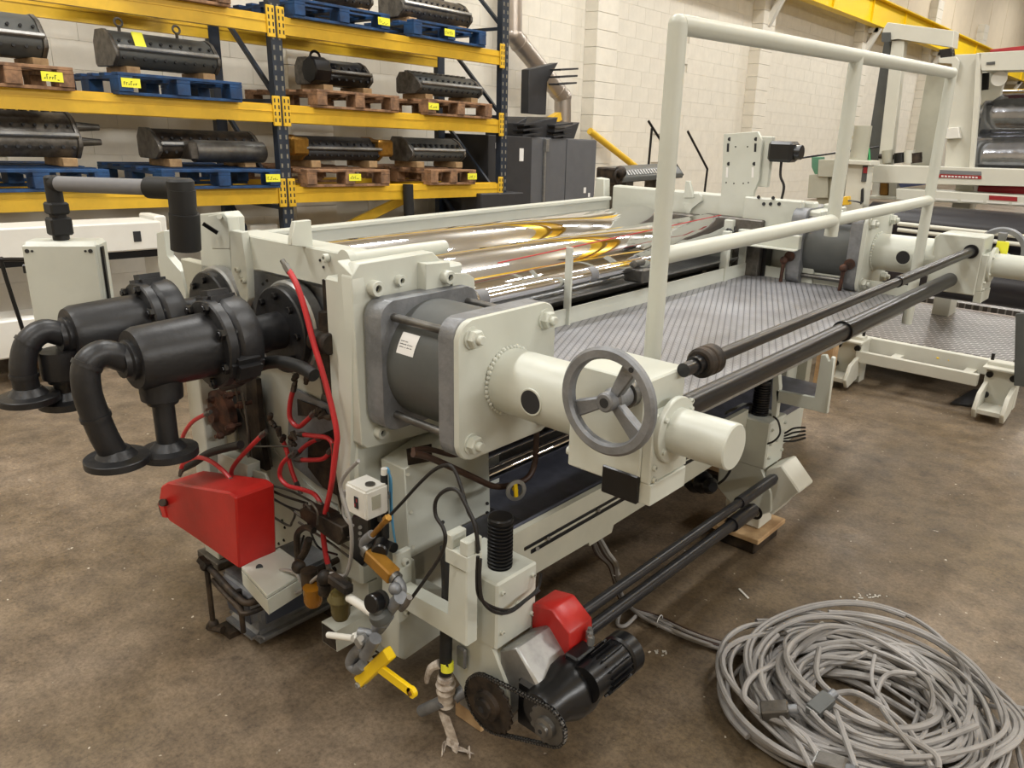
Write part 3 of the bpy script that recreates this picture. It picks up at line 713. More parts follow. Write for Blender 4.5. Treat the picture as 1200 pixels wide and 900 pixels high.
part('box_lid', MB().obox(fc + ay * sg * .003, (W_ - .008, .012, H_ - .012), ax, ay, .004), CREAM, cb)
for sx in (-1, 1):
    for i, r in ((.0, .007), (.016, .004)):
        part('lid_screw', MB().cyl(fc + ax * (sx * (W_ / 2 - .02 - i)) + V((0, 0, H_ / 2 - .025)) + ay * sg * .008, fc + ax * (sx * (W_ / 2 - .02 - i)) + V((0, 0, H_ / 2 - .025)) + ay * sg * .012, r, 14), INK, cb)
l0 = fc + ax * (-W_ / 2) - ay * sg * .03
part('guard_hoop', MB().tube([l0 + V((0, 0, .09)), l0 + V((0, 0, .09)) - ax * .075, l0 - ax * .085 + V((0, 0, .08)), l0 - ax * .06 + V((0, 0, -.12)), l0 - ax * .05 + V((0, 0, -.16)), l0 + V((0, 0, -.165))], .007, 8, 3), BLACKG, cb)
part('hinge', MB().obox(l0 + V((0, 0, .06)) - ax * .006, (.02, .03, .03), ax, ay, .003), BLACKG, cb)
part('edge_trim', MB().obox(fc + ax * (W_ / 2 + .004) - ay * sg * .03, (.008, .02, H_ * .9), ax, ay, .002), BLACKG, cb)
# ---- rolls
def roll(name, X, Z, r, y0, y1, m, label=None, j=.045, seg=64):
    o = part(name, MB().lathe((X, y0, Z), (0, 1, 0), [(0, r - .01), (.01, r), (y1 - y0 - .01, r), (y1 - y0, r - .01)], seg), m, label=label, ang=50)
    part('journal', MB().cyl((X, y0 - .12, Z), (X, y0, Z), j, 24), STEEL, o)
    part('journal', MB().cyl((X, y1, Z), (X, y1 + .1, Z), j, 24), STEEL, o)
    return o
roll('chrome_roll', R1[0], R1[1], .158, 1.50, 3.98, CHROME)
roll('chrome_roll', R2[0], R2[1], .188, 1.52, 3.98, CHROME)
gr = roll('guide_roll', -1.935, 1.085, .030, 1.90, 3.9, CHROME, j=.012)
p0 = P(575, 340, Y=1.9)
for y in (1.97, 2.62): part('tape_band', MB().ring((-1.935, y, 1.085), (0, 1, 0), .0312, .030, .05, 32), MASK, gr)
part('end_bracket', MB().box(-1.97, -1.89, 1.86, 1.872, 1.02, 1.15, .004), REDW)
part('guide_tray', MB().prism([(-1.99, 1.87, 1.0), (-1.95, 1.87, .985), (-1.91, 1.87, 1.02), (-1.91, 1.87, 1.012), (-1.95, 1.87, .977), (-1.992, 1.87, .992)], (0, 2.05, 0)), GALV)
roll('rubber_roll', -2.06, .80, .095, 1.55, 3.9, RUBR)
roll('small_roll', -1.95, .93, .018, 1.6, 3.9, BLACKG, j=.01)
part('drip_pan', MB().box(-1.96, -1.94, 1.76, 3.98, .70, .86, .002), BLACKG)
roll('chrome_roll', -1.76, .625, .055, 1.78, 3.9, CHROME, j=.02)
roll('chrome_roll', -1.72, .53, .025, 1.78, 3.9, CHROME, j=.01)
roll('rubber_roll', -2.02, .58, .09, 1.55, 3.9, RUBR)
# ---- near and far force cylinders with pipe, gear housing and handwheel
def press_unit(Yc, Zc, dX, far):
    """flanged cylinder, plate, pipe, gear housing, handwheel and end pipe; dX shifts it along X"""
    hs = .187
    X0, X1, X2, X3 = -1.725 + dX, -1.655 + dX, -1.43 + dX, -1.375 + dX
    def rp(x0, t, s, bev, m, name, par=None, sz=hs, lab=None):
        n = 6; pts = []
        for (cy, cz, a0) in ((1, 1, 0), (-1, 1, 90), (-1, -1, 180), (1, -1, 270)):
            rr = .045 * s
            for k in range(n + 1):
                a = math.radians(a0 + 90 * k / n); pts.append((x0, Yc + cy * (sz - rr) + rr * math.cos(a), Zc + cz * (sz - rr) + rr * math.sin(a)))
        return part(name, MB().prism(pts, (t, 0, 0), bev), m, par, lab)
    f1 = rp(X0, X1 - X0, 1, .003, CAST, 'cast_flange'); f2 = rp(X2, X3 - X2, 1, .003, CAST, 'cast_flange')
    cy = part('air_cylinder', MB().cyl((X1, Yc, Zc), (X2, Yc, Zc), .172, 56), CASTD)
    if not far:
        a = math.radians(152); L = []
        c = V((X1 + .068, Yc, Zc)); tv = V((0, math.cos(a + PI / 2), math.sin(a + PI / 2)))
        # white sticker wrapped on the barrel
        mb = MB()
        def onbar(u, w, rr=.1735):
            q = a + w / .172; return V((c.x + u, Yc + rr * math.cos(q), Zc + rr * math.sin(q)))
        U, Wd = .034, .03
        grid = [[mb.b.verts.new(onbar(-U + 2 * U * i / 6, -Wd + 2 * Wd * j / 6)) for j in range(7)] for i in range(7)]
        for i in range(6):
            for j in range(6): mb.b.faces.new((grid[i][j], grid[i + 1][j], grid[i + 1][j + 1], grid[i][j + 1]))
        part('paper_label', mb, WHITE, cy, 'white paper label with three printed lines')
        mb = MB(); random.seed(3)
        for row, (w0, ws) in enumerate(((.004, (.018, .012)), (-.004, (.026, .007, .014)), (-.012, (.02, .007, .012, .01)))):
            u = -U + .006
            for wl in ws:
                n = max(2, int(wl / .0026))
                for k in range(n):
                    hgt = random.choice((.0022, .0034, .0026)); A = onbar(u, -w0 - 0, .1738); 
                    q = [onbar(u, w0 * -1, .1739), onbar(u + .0017, w0 * -1, .1739), onbar(u + .0017, -w0 - hgt, .1739), onbar(u, -w0 - hgt, .1739)]
                    mb.b.faces.new([mb.b.verts.new(z) for z in q]); u += .0026
                u += .003
        part('printed_text', mb, INK, cy)
    pl = rp(X3 + .001, .018, 1.0, .003, CREAM, 'end_plate')
    for sy in (-1, 1):
        for sz in (-1, 1):
            y, z = Yc + sy * .142, Zc + sz * .142
            part('tie_rod', MB().cyl((X1, y, z), (X2, y, z), .0115, 16), STEEL)
            part('rod_nut', MB().bolt((X3 + .019, y, z), (1, 0, 0), .022, 'nut'), CREAM, pl)
    pipe = part('long_pipe', MB().cyl((X3 + .018, Yc, Zc), (-1.07 + dX, Yc, Zc), .088, 44), CREAM)
    mb = MB(); random.seed(5)
    for i in range(44):
        a = 2 * PI * i / 44; mb.sphere((X3 + .021 + random.uniform(0, .003), Yc + .090 * math.cos(a), Zc + .090 * math.sin(a)), random.uniform(.0055, .008), 6)
    part('weld_seam', mb, CREAM, pipe)['kind'] = 'stuff'
    mb = MB(); hx = -1.205 + dX
    for k in range(1):
        ang = math.radians(182)
        d = V((0, math.cos(ang), math.sin(ang))); c = V((hx, Yc, Zc)) + d * .0855
        mb.lathe(c, d, [(0, .031), (.0035, .031)], 28)
    part('drain_hole', mb, INK, pipe); part('hole_rim', MB().ring(V((hx, Yc, Zc)) + V((0, math.cos(ang), math.sin(ang))) * .083, V((0, math.cos(ang), math.sin(ang))), .0355, .031, .006, 28), CREAM, pipe)
    bx0, bx1 = -1.085 + dX, -.88 + dX; y0, y1 = Yc - .085, Yc + .085; z0, z1 = Zc - .135, Zc + .125
    hb = part('gear_housing', MB().prism([(bx0, y0, z0), (bx1, y0, z0), (bx1, y0, z1), (bx0 + .02, y0, z1), (bx0, y0, z1 - .02)], (0, y1 - y0, 0), .004).box(bx1 - .001, bx1 + .025, y0 + .004, y1 - .004, z0 + .02, z1 - .075, .003).box(bx1 - .002, bx1 + .03, y0 + .006, y1 - .012, z0 - .032, z0 + .021, .002))
    for (dy, dz) in ((-.068, .03), (.066, .135), (.07, .155), (-.066, -.0)):
        part('cover_bolt', MB().bolt((bx1 + .024, Yc + dy, z0 + .03 + dz), (1, 0, 0), .007, 'socket'), CREAM, hb)
    if not far:
        part('black_connector', MB().prism([(bx0 + .105, y0 - .004, z0 - .035), (bx1 + .0, y0 - .004, z0 - .035), (bx1, y0 - .004, z0 + .035), (bx0 + .105, y0 - .004, z0 + .035)], (0, .05, 0), .003), BLACKG, hb)
        part('side_lug', MB().cyl((bx0 - .012, y0 + .02, z0 + .03), (bx0, y0 + .02, z0 + .03), .012, 14), CREAM, hb)
    ec = part('end_pipe', MB().cyl((bx1 + .02, Yc, Zc), (-.70 + dX + (1.2 if far else 0), Yc, Zc), .053, 36, ch=.003).ring((bx1 + .024, Yc, Zc), (1, 0, 0), .078, .05, .014, 36), CREAM)
    for a in (35, 145, 215, 325):
        part('collar_bolt', MB().bolt((bx1 + .038, Yc + .066 * math.cos(math.radians(a)), Zc + .066 * math.sin(math.radians(a))), (1, 0, 0), .006, 'hex'), CREAM, ec)
    # handwheel on the outer side of the housing
    s = -1 if not far else 1
    wy = (y0 - .085) if not far else (y1 + .06); wx, wz = (bx0 + .165 if not far else bx0 + .23), Zc + (.092 if not far else .045)
    wv = V((0.0, s, .0)); R = .121 if not far else .11
    hw = part('handwheel', MB().lathe(V((wx, wy, wz)) - wv * .012, wv, [(0, R - .026), (0, R - .006), (.006, R), (.016, R), (.022, R - .006), (.022, R - .022), (.014, R - .027), (0, R - .026)], 56, False), CAST, label='bare cast aluminium handwheel')
    wf = V((wx, wy, wz)) - wv * .012
    part('wheel_hub', MB().lathe(wf - wv * .05, wv, [(0, .026), (.045, .026), (.05, .022), (.072, .022), (.075, .018)], 26), CAST, hw)
    part('hub_screw', MB().lathe(wf + wv * .024, wv, [(0, .011), (.002, .011), (.002, .0)], 18), INK, hw)
    for a in ((62, 205, 318) if not far else (90, 210, 330)):
        ca, sa_ = math.cos(math.radians(a)), math.sin(math.radians(a)); d = V((ca, 0, sa_)); pq = V((-sa_, 0, ca))
        c0 = wf - wv * .02; w0, w1 = .012, .019
        pts = [c0 + d * .018 + pq * w0, c0 + d * (R - .022) + pq * w1, c0 + d * (R - .022) - pq * w1, c0 + d * .018 - pq * w0]
        part('spoke', MB().prism(pts, wv * .024, .003), CAST, hw)
    part('wheel_shaft', MB().cyl(wf - wv * .08 + (wv * 0), V((wx, (y0 if not far else y1), wz)), .017, 18).cyl(V((wx, (y0 if not far else y1), wz)), V((wx, (y0 if not far else y1), wz)) + wv * .02, .032, 24), STEEL, hw)
    part('handle_hole', MB().cyl(wf + V((R * .5, 0, R * .72)) + wv * .021, wf + V((R * .5, 0, R * .72)) + wv * .0235, .006, 12), INK, hw)
    return hb
press_unit(1.515, 1.03, 0, False)
hbf = press_unit(4.135, 1.10, .06, True)
part('yellow_tag', MB().obox(P(1174, 292, Y=4.2), (.05, .004, .07), (1, 0, 0), (0, 1, 0), .01), LABY, hbf)
# cross shafts
yn, yf = 1.6, 4.05
s1 = part('cross_shaft', MB().cyl((-.865, 1.56, 1.157), (-.865, 3.05, 1.1585), .0165, 22), SHAFT)
part('coupling', MB().lathe((-.865, 1.63, 1.157), (0, 1, 0), [(0, .030), (.006, .036), (.02, .037), (.024, .0335), (.03, .0335), (.033, .037), (.062, .037), (.068, .032)], 28), GRIME, s1, 'worn brown coupling sleeve')
part('shaft_sleeve', MB().cyl((-.865, 3.04, 1.1585), (-.865, yf, 1.16), .020, 22), SHAFT, s1)
part('shaft_seal', MB().cyl((-.865, yf - .012, 1.16), (-.865, yf, 1.16), .031, 24), BLACKG, s1)
part('shaft_seal', MB().cyl((-.865, 1.605, 1.157), (-.865, 1.63, 1.157), .022, 20), BLACKG, s1)
s2 = part('cross_shaft', MB().cyl((-.93, yn, 1.015), (-.93, 2.76, 1.018), .029, 26).cyl((-.93, 2.75, 1.018), (-.93, yf, 1.022), .032, 26), SHAFT)
part('shaft_collar', MB().cyl((-.93, 2.745, 1.018), (-.93, 2.765, 1.018), .036, 26), BLACKG, s2)
# ---- walkway deck, toe boards and handrail
XD0, XD1, YD0, YD1, ZD = -1.885, -1.09, 1.72, 4.02, .92
dk = part('walkway_deck', MB().box(XD0, XD1, YD0, YD1, ZD - .03, ZD), TREAD, label='aluminium tread plate walkway')
part('edge_angle', MB().box(XD1, XD1 + .006, YD0, YD1, ZD - .07, ZD + .006, .001).box(XD1 - .03, XD1, YD0, YD1, ZD - .045, ZD - .031), GALV, dk)
part('toe_board', MB().box(XD0 - .006, XD0, YD0, YD1, ZD - .05, ZD + .065, .001), CREAM)
part('toe_board', MB().box(XD0, XD1, YD1 - .006, YD1, ZD - .03, ZD + .055, .001), CREAM)
part('deck_joist', MB().box(XD1 - .06, XD1 - .005, YD0, YD1, ZD - .08, ZD - .046, .003), CREAMD)
for y in (2.1, 3.0, 3.8): part('deck_joist', MB().box(XD0, XD1 - .06, y, y + .05, ZD - .11, ZD - .035, .003), CREAMD)
ZT, ZL, XH = 1.905, 1.37, -1.065
hr = part('handrail_post', MB().cyl((XH, 1.75, .86), (XH, 1.75, ZT), .0228, 24), label='near post of the walkway handrail')
part('top_rail', MB().cyl((XH, 1.7525, ZT - .0), (XH, 4.0, ZT), .0228, 24).sphere((XH, 1.75, ZT), .0228, 20))
part('mid_rail', MB().cyl((XH, 1.75, ZL), (XH, 4.0, ZL), .0225, 22))
part('handrail_post', MB().cyl((XH, 2.88, 1.315), (XH, 2.88, ZT), .0228, 22))
part('handrail_post', MB().cyl((XH, 4.0, .80), (XH, 4.0, ZT), .0228, 22).sphere((XH, 4.0, ZT), .0228, 16))
part('post_clamp', MB().box(XH - .07, XH + .03, 1.72, 1.79, .93, 1.0, .006).cyl((XH - .06, 1.74, .98), (XH - .06, 1.74, 1.03), .012, 10), STEELD)
for y, z in ((2.44, 1.225), (3.06, 1.225)):
    part('flat_post', MB().box(XD0 - .016, XD0 + .016, y - .006, y + .006, .9, z, .002))
part('flat_post', MB().box(XD0 - .03, XD0 + .01, 3.72, 3.75, .9, 1.17, .003))
part('black_clamp', MB().box(XD0 - .07, XD0 + .03, 2.92, 2.985, 1.02, 1.08, .006).cyl((XD0 - .02, 2.92, 1.1), (XD0 - .02, 2.99, 1.1), .016, 12), STEEL)
# ---- far side frame
part('far_beam', MB().box(-2.82, -1.60, YF + .02, YF + .09, 1.16, 1.315, .008))
part('far_side_frame', MB().box(-2.82, -1.55, YF + .1, YF + .16, .3, 1.16).box(-2.82, -2.7, YF, YF + .1, .0, 1.16, .006), CREAMD)
fb = part('far_bearing', MB().box(-2.6, -2.22, YF - .06, YF + .02, .9, 1.2, .006).box(-2.18, -1.82, YF - .06, YF + .02, .88, 1.21, .006), STEELD)
part('far_bearing_face', MB().box(-1.86, -1.80, YF - .02, YF + .06, .62, 1.2, .004), BLACKG)
tp2 = part('tall_plate', MB().plY([(848, 157), (888, 154), (893, 165), (889, 212), (883, 225), (878, 262), (879, 300), (843, 300), (842, 260), (846, 215)], 4.03, .02, .002))
part('plate_flange', MB().box(-1.925, -1.86, 4.05, 4.08, 1.37, 1.62, .003), CREAM, tp2)
for (a, b) in ((855, 163), (886, 163), (854, 192), (884, 192)): part('bolt', MB().cyl(P(a, b, Y=4.028), P(a, b, Y=4.03), .01, 10), INK, tp2)
for (a, b, c) in ((853, 168, 178), (885, 168, 178), (852, 196, 208), (882, 196, 208)):
    part('slot', MB().plY([(a - 1, b), (a + 1.5, b), (a + 1, c), (a - 1.5, c)], 4.0285, .002), INK if b < 180 else WHITE, tp2)
for (a, b) in ((862, 172), (876, 172), (851, 214), (860, 215), (871, 215), (877, 214)): part('hole', MB().cyl(P(a, b, Y=4.0285), P(a, b, Y=4.03), .004, 8), INK, tp2)
mo = part('servo_motor', MB().box(-1.86, -1.73, 4.0, 4.10, 1.50, 1.60, .014).cyl((-1.73, 4.05, 1.55), (-1.70, 4.05, 1.55), .035, 12), BLACKG)
part('motor_cable', MB().tube([(-1.80, 4.05, 1.50), (-1.795, 4.05, 1.43), (-1.77, 4.05, 1.38), (-1.775, 4.05, 1.31)], .007, 8), CABLEB, mo)
part('far_bracket', MB().box(-1.95, -1.64, 3.99, 4.03, 1.16, 1.32, .006)); 
for (a, b) in ((889, 231), (906, 232), (895, 239), (913, 239), (903, 239)): part('bolt_hole', MB().cyl(P(a, b, Y=3.985), P(a, b, Y=3.992), .009, 12), INK)
lb = part('link_bar', MB().box(-1.93, -1.60, 3.92, 3.96, 1.09, 1.16, .004))
part('link_bar_lip', MB().box(-1.93, -1.60, 3.87, 3.92, 1.087, 1.094, .001), CREAM, lb)
part('cam_chain', MB().torus((-1.97, 3.9, 1.14), (0, 1, .2), .018, .006, 12, 6).torus((-1.94, 3.9, 1.155), (1, .5, 0), .016, .006, 12, 6), BLACKG)
part('far_column', MB().box(-1.68, -1.60, 4.0, 4.3, .0, 1.25, .006))
part('far_face_plate', MB().box(-1.665 + .06, -1.60 + .06, 4.0, 4.33, .75, 1.28, .005))
for (z, y) in ((1.225, 4.03), (1.25, 4.2)): part('socket_bolt', MB().bolt((-1.54, y, z), (1, 0, 0), .024, 'socket')); part('bolt_boss', MB().box(-1.60, -1.545, y - .04, y + .04, z - .05, z + .05, .005))
part('frame_upright', MB().box(-2.02, -1.97, 3.93, 3.98, .85, 1.2, .004).box(-1.93, -1.89, 3.95, 4.0, .9, 1.12, .004))
part('spool_pipe', MB().lathe((-1.82, 4.5, 1.0), (1, 0, 0), [(0, .07), (.1, .09), (.2, .09)], 20).cyl((-1.62, 4.5, 1.0), (-1.4, 4.5, 1.0), .07, 20), CREAML)
for x in (-1.72 + .07, -1.43 + .08):
    z = .97; y = 3.94
    part('swing_catch', MB().cyl((x, y, z + .08), (x, y + .02, z + .08), .026, 16).cyl((x - .02, y - .01, z + .05), (x - .025, y - .01, z - .08), .009, 10).sphere((x - .02, y - .01, z + .06), .02, 10), RUST)
# ---- lower lifting table with worm columns, beam and shafts
XCc = -1.24
def lift_column(Yc, far):
    y0, y1 = Yc - .075, Yc + .085
    c = part('lift_column', MB().box(-1.40, -1.20, y0, y1, .36, .562, .006).prism([(-1.40, y0 + .003, .37), (-1.40, y0 + .003, .22), (-1.26, y0 + .003, .11), (-1.15, y0 + .003, .19), (-1.16, y0 + .003, .27), (-1.22, y0 + .003, .37)], (0, .15, 0), .005))
    for (dz, dy) in ((.16, .02), (.10, .02), (-.02 + .06, .02), (.16, .14), (.04, .14), (.10, .08)):
        part('socket_screw', MB().bolt((-1.2, y0 + dy, .37 + dz), (1, 0, 0), .0065, 'socket'), CREAM, c)
    part('pivot_disc', MB().ring((-1.215, y0 + .003, .165), (0, -1, 0), .030, .019, .004, 26).cyl((-1.215, y0 + .003, .165), (-1.215, y0 - .001, .165), .0135, 20), BLACKG if not far else BLACKG, c)
    mb = MB(); pr = [(0, .033)]; z = 0.0
    while z < .135: pr += [(z + .002, .0285), (z + .005, .0285), (z + .0065, .034), (z + .0095, .034)]; z += .0105
    pr += [(.142, .034), (.146, .031)]
    wx, wy = (XCc - .0, Yc) if not far else (-1.262, Yc)
    part('worm_bellows', mb.lathe((wx - .02, wy - .0, .562), (0, 0, 1), pr, 30), BLACKG, c, 'black ribbed screw cover')
    # silver cover wedge on the outer side
    part('silver_cover', MB().prism([(-1.20, y0 + .01, .36), (-1.14, y0 + .01, .40), (-1.05, y0 + .01, .31), (-1.10, y0 + .01, .26), (-1.15, y0 + .01, .17), (-1.19, y0 + .01, .2)], (0, .14, 0), .006), GALV if not far else CREAML, c)
    part('base_plate', MB().box(-1.36, -1.20, y0 + .02, y1 - .02, .085, .22, .004), GALV if not far else CREAML, c)
    return c
c1 = lift_column(1.385, False); c2 = lift_column(2.97, True)
def l_bracket(Yc):
    t = .042; x0, x1, xn0, xn1 = -1.50, -1.235, -1.30, -1.235
    b = part('notched_bracket', MB().prism([(x0, Yc, .395), (x1, Yc, .395), (x1, Yc, .62), (xn0, Yc, .62), (xn0, Yc, .46), (x0, Yc, .46)], (0, t, 0), .004).box(xn0 - .008, xn1 + .008, Yc - .006, Yc + t + .006, .62, .665, .003).box(xn0 - .008, xn0 + .018, Yc - .006, Yc + t + .006, .664, .705, .003).box(xn1 - .02, xn1 + .008, Yc - .006, Yc + t + .006, .664, .705, .003))
    part('slotted_lug', MB().box(x0 - .02, x0, Yc - .004, Yc + .05, .34, .56, .003), CREAM, b)
    for z in (.37, .53): part('lug_bolt', MB().bolt((x0, Yc + .022, z), (1, 0, 0), .011, 'socket'), CREAM, b)
l_bracket(1.235)
fbk = part('notched_bracket', MB().plY([(909, 457), (955, 467), (962, 416), (968, 416), (970, 424), (973, 424), (974, 418), (978, 420), (969, 485), (910, 471)], 2.98, .02, .002))
part('fixing_plate', MB().plY([(906, 440), (912, 440), (913, 455), (909, 490), (904, 488)], 2.98, .03), CREAM, fbk)
lbm = part('table_beam', MB().prism([P(a, b, X=-1.30) for a, b in ()] or [(-1.30, 1.46, .598), (-1.30, 2.9, .595), (-1.30, 2.9, .44), (-1.30, 2.277, .424), (-1.30, 2.27, .44), (-1.30, 1.98, .435), (-1.30, 1.97, .41), (-1.30, 1.85, .41), (-1.30, 1.845, .425), (-1.30, 1.46, .43)], (-.02, 0, 0)), CREAMD)
za = P(612, 645, X=-1.3).z
part('slide_strip', MB().box(-1.3, -1.297, 1.53, 2.75, za - .004, za + .006).box(-1.3, -1.297, 1.56, 2.75, za - .026, za - .014), BLACKG, lbm)
for (a, b) in ((643, 631), (702, 598), (630, 643)): part('sensor_clip', MB().cyl(P(a, b, X=-1.298), P(a, b, X=-1.290), .006, 10), STEEL, lbm)
part('table_bed', MB().box(-2.35, -1.345, 1.78, 3.9, .415, .445, .004), PLATED, label='dark scuffed steel table bed')
part('bed_apron', MB().box(-1.64, -1.345, 1.60, 1.779, .415, .445, .003), PLATED)
part('bed_rib', MB().box(-1.345, -1.32, 1.50, 3.0, .445, .59, .002), PLATED)
part('table_beam', MB().box(-2.5, -2.45, 1.48, 3.9, .3, .5, .004), CREAMD)
# lower shafts between the lift columns
for (a, b, r) in (((683, 718), (897, 567), .0165), ((686, 741), (872, 604), .0205)):
    A = P(*a, Y=1.62); B = P(*b, X=A.x); B.x = A.x; B.z = A.z
    s = part('lift_shaft', MB().cyl(A - V((0, .22, 0)), B + V((0, .08, 0)), r, 20), SHAFT)
    part('shaft_sleeve', MB().cyl(B - V((0, .22 if r < .02 else .10, 0)), B + V((0, .06, 0)), r * 1.35, 20), SHAFT, s)
rc = part('red_cover', MB().prism([(-1.20, 1.45, .44), (-1.13, 1.45, .455), (-1.065, 1.45, .41), (-1.055, 1.45, .31), (-1.10, 1.45, .26), (-1.20, 1.45, .28)], (0, .10, 0), .006), RED, label='red angular shaft cover')
# gear motor with chain drive
gm = part('gear_motor', MB().lathe((-1.035, 1.29, .275), (0, 1, 0), [(0, .05), (.015, .058), (.06, .06), (.1, .078), (.14, .082), (.19, .07), (.2, .055)], 32).box(-1.13, -1.03, 1.31, 1.43, .17, .32, .012), BLACKG, label='black gear motor')
my0, my1 = 1.44, 1.61; mc = (-.985, .315)
part('motor_body', MB().cyl((mc[0], my0 - .03, mc[1]), (mc[0], my1, mc[1]), .050, 28).box(mc[0] - .075, mc[0] - .03, my0 - .02, my0 + .06, mc[1] + .01, mc[1] + .055, .005), BLACKG, gm)
mb = MB()
for i in range(20):
    a = 2 * PI * i / 20; d = V((math.cos(a), 0, math.sin(a)))
    mb.obox(V((mc[0], (my0 + my1) / 2 - .02, mc[1])) + d * .053, (.014, my1 - my0 - .08, .0035), d, (0, 1, 0))
part('cooling_fins', mb, BLACKG, gm); part('fan_cowl', MB().cyl((mc[0], my1 - .05, mc[1]), (mc[0], my1, mc[1]), .059, 30, ch=.006), BLACKG, gm)
for dx in (-.062, -.045): part('cable_gland', MB().cyl((mc[0] + dx, my0 + .01 - dx, mc[1] + .055), (mc[0] + dx, my0 + .01 - dx, mc[1] + .08), .010, 6).cyl((mc[0] + dx, my0 + .01 - dx, mc[1] + .08), (mc[0] + dx, my0 + .01 - dx, mc[1] + .09), .006, 10), GALV, gm)
YS = 1.27; cA = V((-1.225, YS, .215)); cB = V((-1.035, YS, .262))
cA = P(573, 825, Y=YS); cB = P(642, 850, Y=YS); rA, rB = .080, .052
def sprocket(c, r, n, m):
    mb = MB(); pts = []
    for i in range(n * 4):
        a = 2 * PI * i / (n * 4); rr = r + (.004 if i % 4 in (1, 2) else -.002); pts.append(c + V((rr * math.cos(a), -.004, rr * math.sin(a))))
    mb.prism(pts, (0, .008, 0)); mb.lathe(c + V((0, -.004, 0)), (0, -1, 0), [(0, r * .55), (.012, r * .52), (.016, r * .35), (.024, r * .33), (.026, r * .18)], 28)
    q = part('sprocket', mb, m)
    part('sprocket_bore', MB().cyl(c + V((0, -.03, 0)), c + V((0, -.0305, 0)), r * .12, 12), INK, q); return q
sprocket(cA, rA, 22, GRIME); sprocket(cB, rB, 13, STEEL)
dl = (cB - cA); L = dl.length; th = math.atan2(dl.z, dl.x); off = math.acos((rA - rB) / L); path = []
def arc(c, r, a0, a1, n):
    return [c + V((r * math.cos(a0 + (a1 - a0) * i / n), 0, r * math.sin(a0 + (a1 - a0) * i / n))) for i in range(n + 1)]
pa = arc(cA, rA + .003, th + off, th + 2 * PI - off, 40); pb = arc(cB, rB + .003, th - off, th + off, 20)
loop = pa + pb + [pa[0]]
tot = sum((loop[i + 1] - loop[i]).length for i in range(len(loop) - 1)); nl = int(tot / .0095); mb = MB(); mr = MB(); acc = 0; i = 0; step = tot / nl; pos = []
for k in range(nl):
    tgt = k * step
    while acc + (loop[i + 1] - loop[i]).length < tgt: acc += (loop[i + 1] - loop[i]).length; i += 1
    pos.append(loop[i].lerp(loop[i + 1], (tgt - acc) / (loop[i + 1] - loop[i]).length))
for k in range(nl):
    a, b = pos[k], pos[(k + 1) % nl]; w = .0055 if k % 2 else .0042
    for s in (-1, 1): mb.bar(a + V((0, s * w, 0)), b + V((0, s * w, 0)), .0015, .0075)
    mr.cyl(a - V((0, .0065, 0)), a + V((0, .0065, 0)), .0026, 6)
ch = part('drive_chain', mb, BLACKG); q = part('chain_rollers', mr, STEEL, ch); q['kind'] = 'stuff'
part('silver_plate', MB().plY([(568, 783), (601, 802), (601, 848), (580, 838), (552, 815), (552, 775)], 1.33, .03, .002), GALV)
# ---- lower left: gear box, red guard, brackets
gb = part('sump_gearbox', MB().box(-2.29, -2.07, 1.105, 1.55, .02, .09, .03, 3).box(-2.28, -2.08, 1.115, 1.54, .09, .20, .02, 2).box(-2.29, -2.07, 1.105, 1.55, .19, .235, .02, 3), CAST)
part('side_panel', MB().box(-2.25, -2.11, 1.112, 1.12, .10, .19, .002).box(-2.081, -2.075, 1.15, 1.5, .10, .19, .002), mat('blue_grey_enamel', (62, 68, 80), .35), gb)
part('gearbox_foot', MB().box(-2.30, -2.22, 1.09, 1.14, 0, .02), GRIME, gb)
part('gearbox_foot', MB().box(-2.12, -2.05, 1.4, 1.5, 0, .02), GRIME, gb)
pp = part('oil_pipe', MB().tube([(-2.31, 1.08, .26), (-2.24, 1.075, .255), (-2.10, 1.07, .235), (-2.045, 1.10, .225), (-2.045, 1.30, .235), (-2.045, 1.5, .24)], .011, 12, 5).tube([(-2.27, 1.08, .215), (-2.10, 1.065, .205), (-2.035, 1.09, .20), (-2.035, 1.40, .215)], .009, 10, 5).cyl((-2.285, 1.07, .25), (-2.285, 1.07, .03), .009, 10).cyl((-2.12, 1.09, .24), (-2.12, 1.09, .08), .009, 10), GRIME)
part('pipe_elbow', MB().sphere((-2.30, 1.075, .26), .02, 10).cyl((-2.33, 1.075, .27), (-2.28, 1.075, .26), .017, 6), GRIME, pp)
part('pipe_elbow', MB().sphere((-2.285, 1.07, .04), .02, 10).cyl((-2.30, 1.06, .03), (-2.24, 1.08, .035), .014, 6), GRIME, pp)
rg = part('red_guard', MB().prism([P(a, b, Y=1.08) for a, b in ((186, 583), (188, 570), (196, 565), (268, 577), (276, 583), (280, 667), (214, 618), (199, 612), (197, 606), (187, 588))], (0, .135, 0), .006), RED, label='red sheet metal gear guard')
part('guard_hook', MB().plY([(185, 590), (191, 590), (195, 607), (191, 606)], 1.075, .01), RED, rg)
part('guard_bolt', MB().cyl(P(194, 589, Y=1.08), P(190, 589, Y=1.055), .013, 12), GRIME, rg)
part('shelf_bracket', MB().prism([P(a, b, Z=.33) for a, b in ((283, 668), (328, 645), (352, 662), (352, 678), (313, 702))], (0, 0, .012), .002).prism([P(a, b, Z=.33) for a, b in ((283, 668), (313, 702), (314, 704), (284, 670))], (0, 0, -.05)).prism([P(a, b, Z=.33) for a, b in ((313, 702), (352, 678), (353, 679), (314, 703))], (0, 0, -.05)), CREAM)
part('bracket_hole', MB().cyl(P(304, 665, Z=.343), P(304, 665, Z=.344), .011, 16), INK)
part('pierced_plate', MB().plY([(315, 520), (345, 555), (400, 600), (404, 690), (372, 672), (335, 650), (318, 640)], 1.43, .02, .003), CREAM)
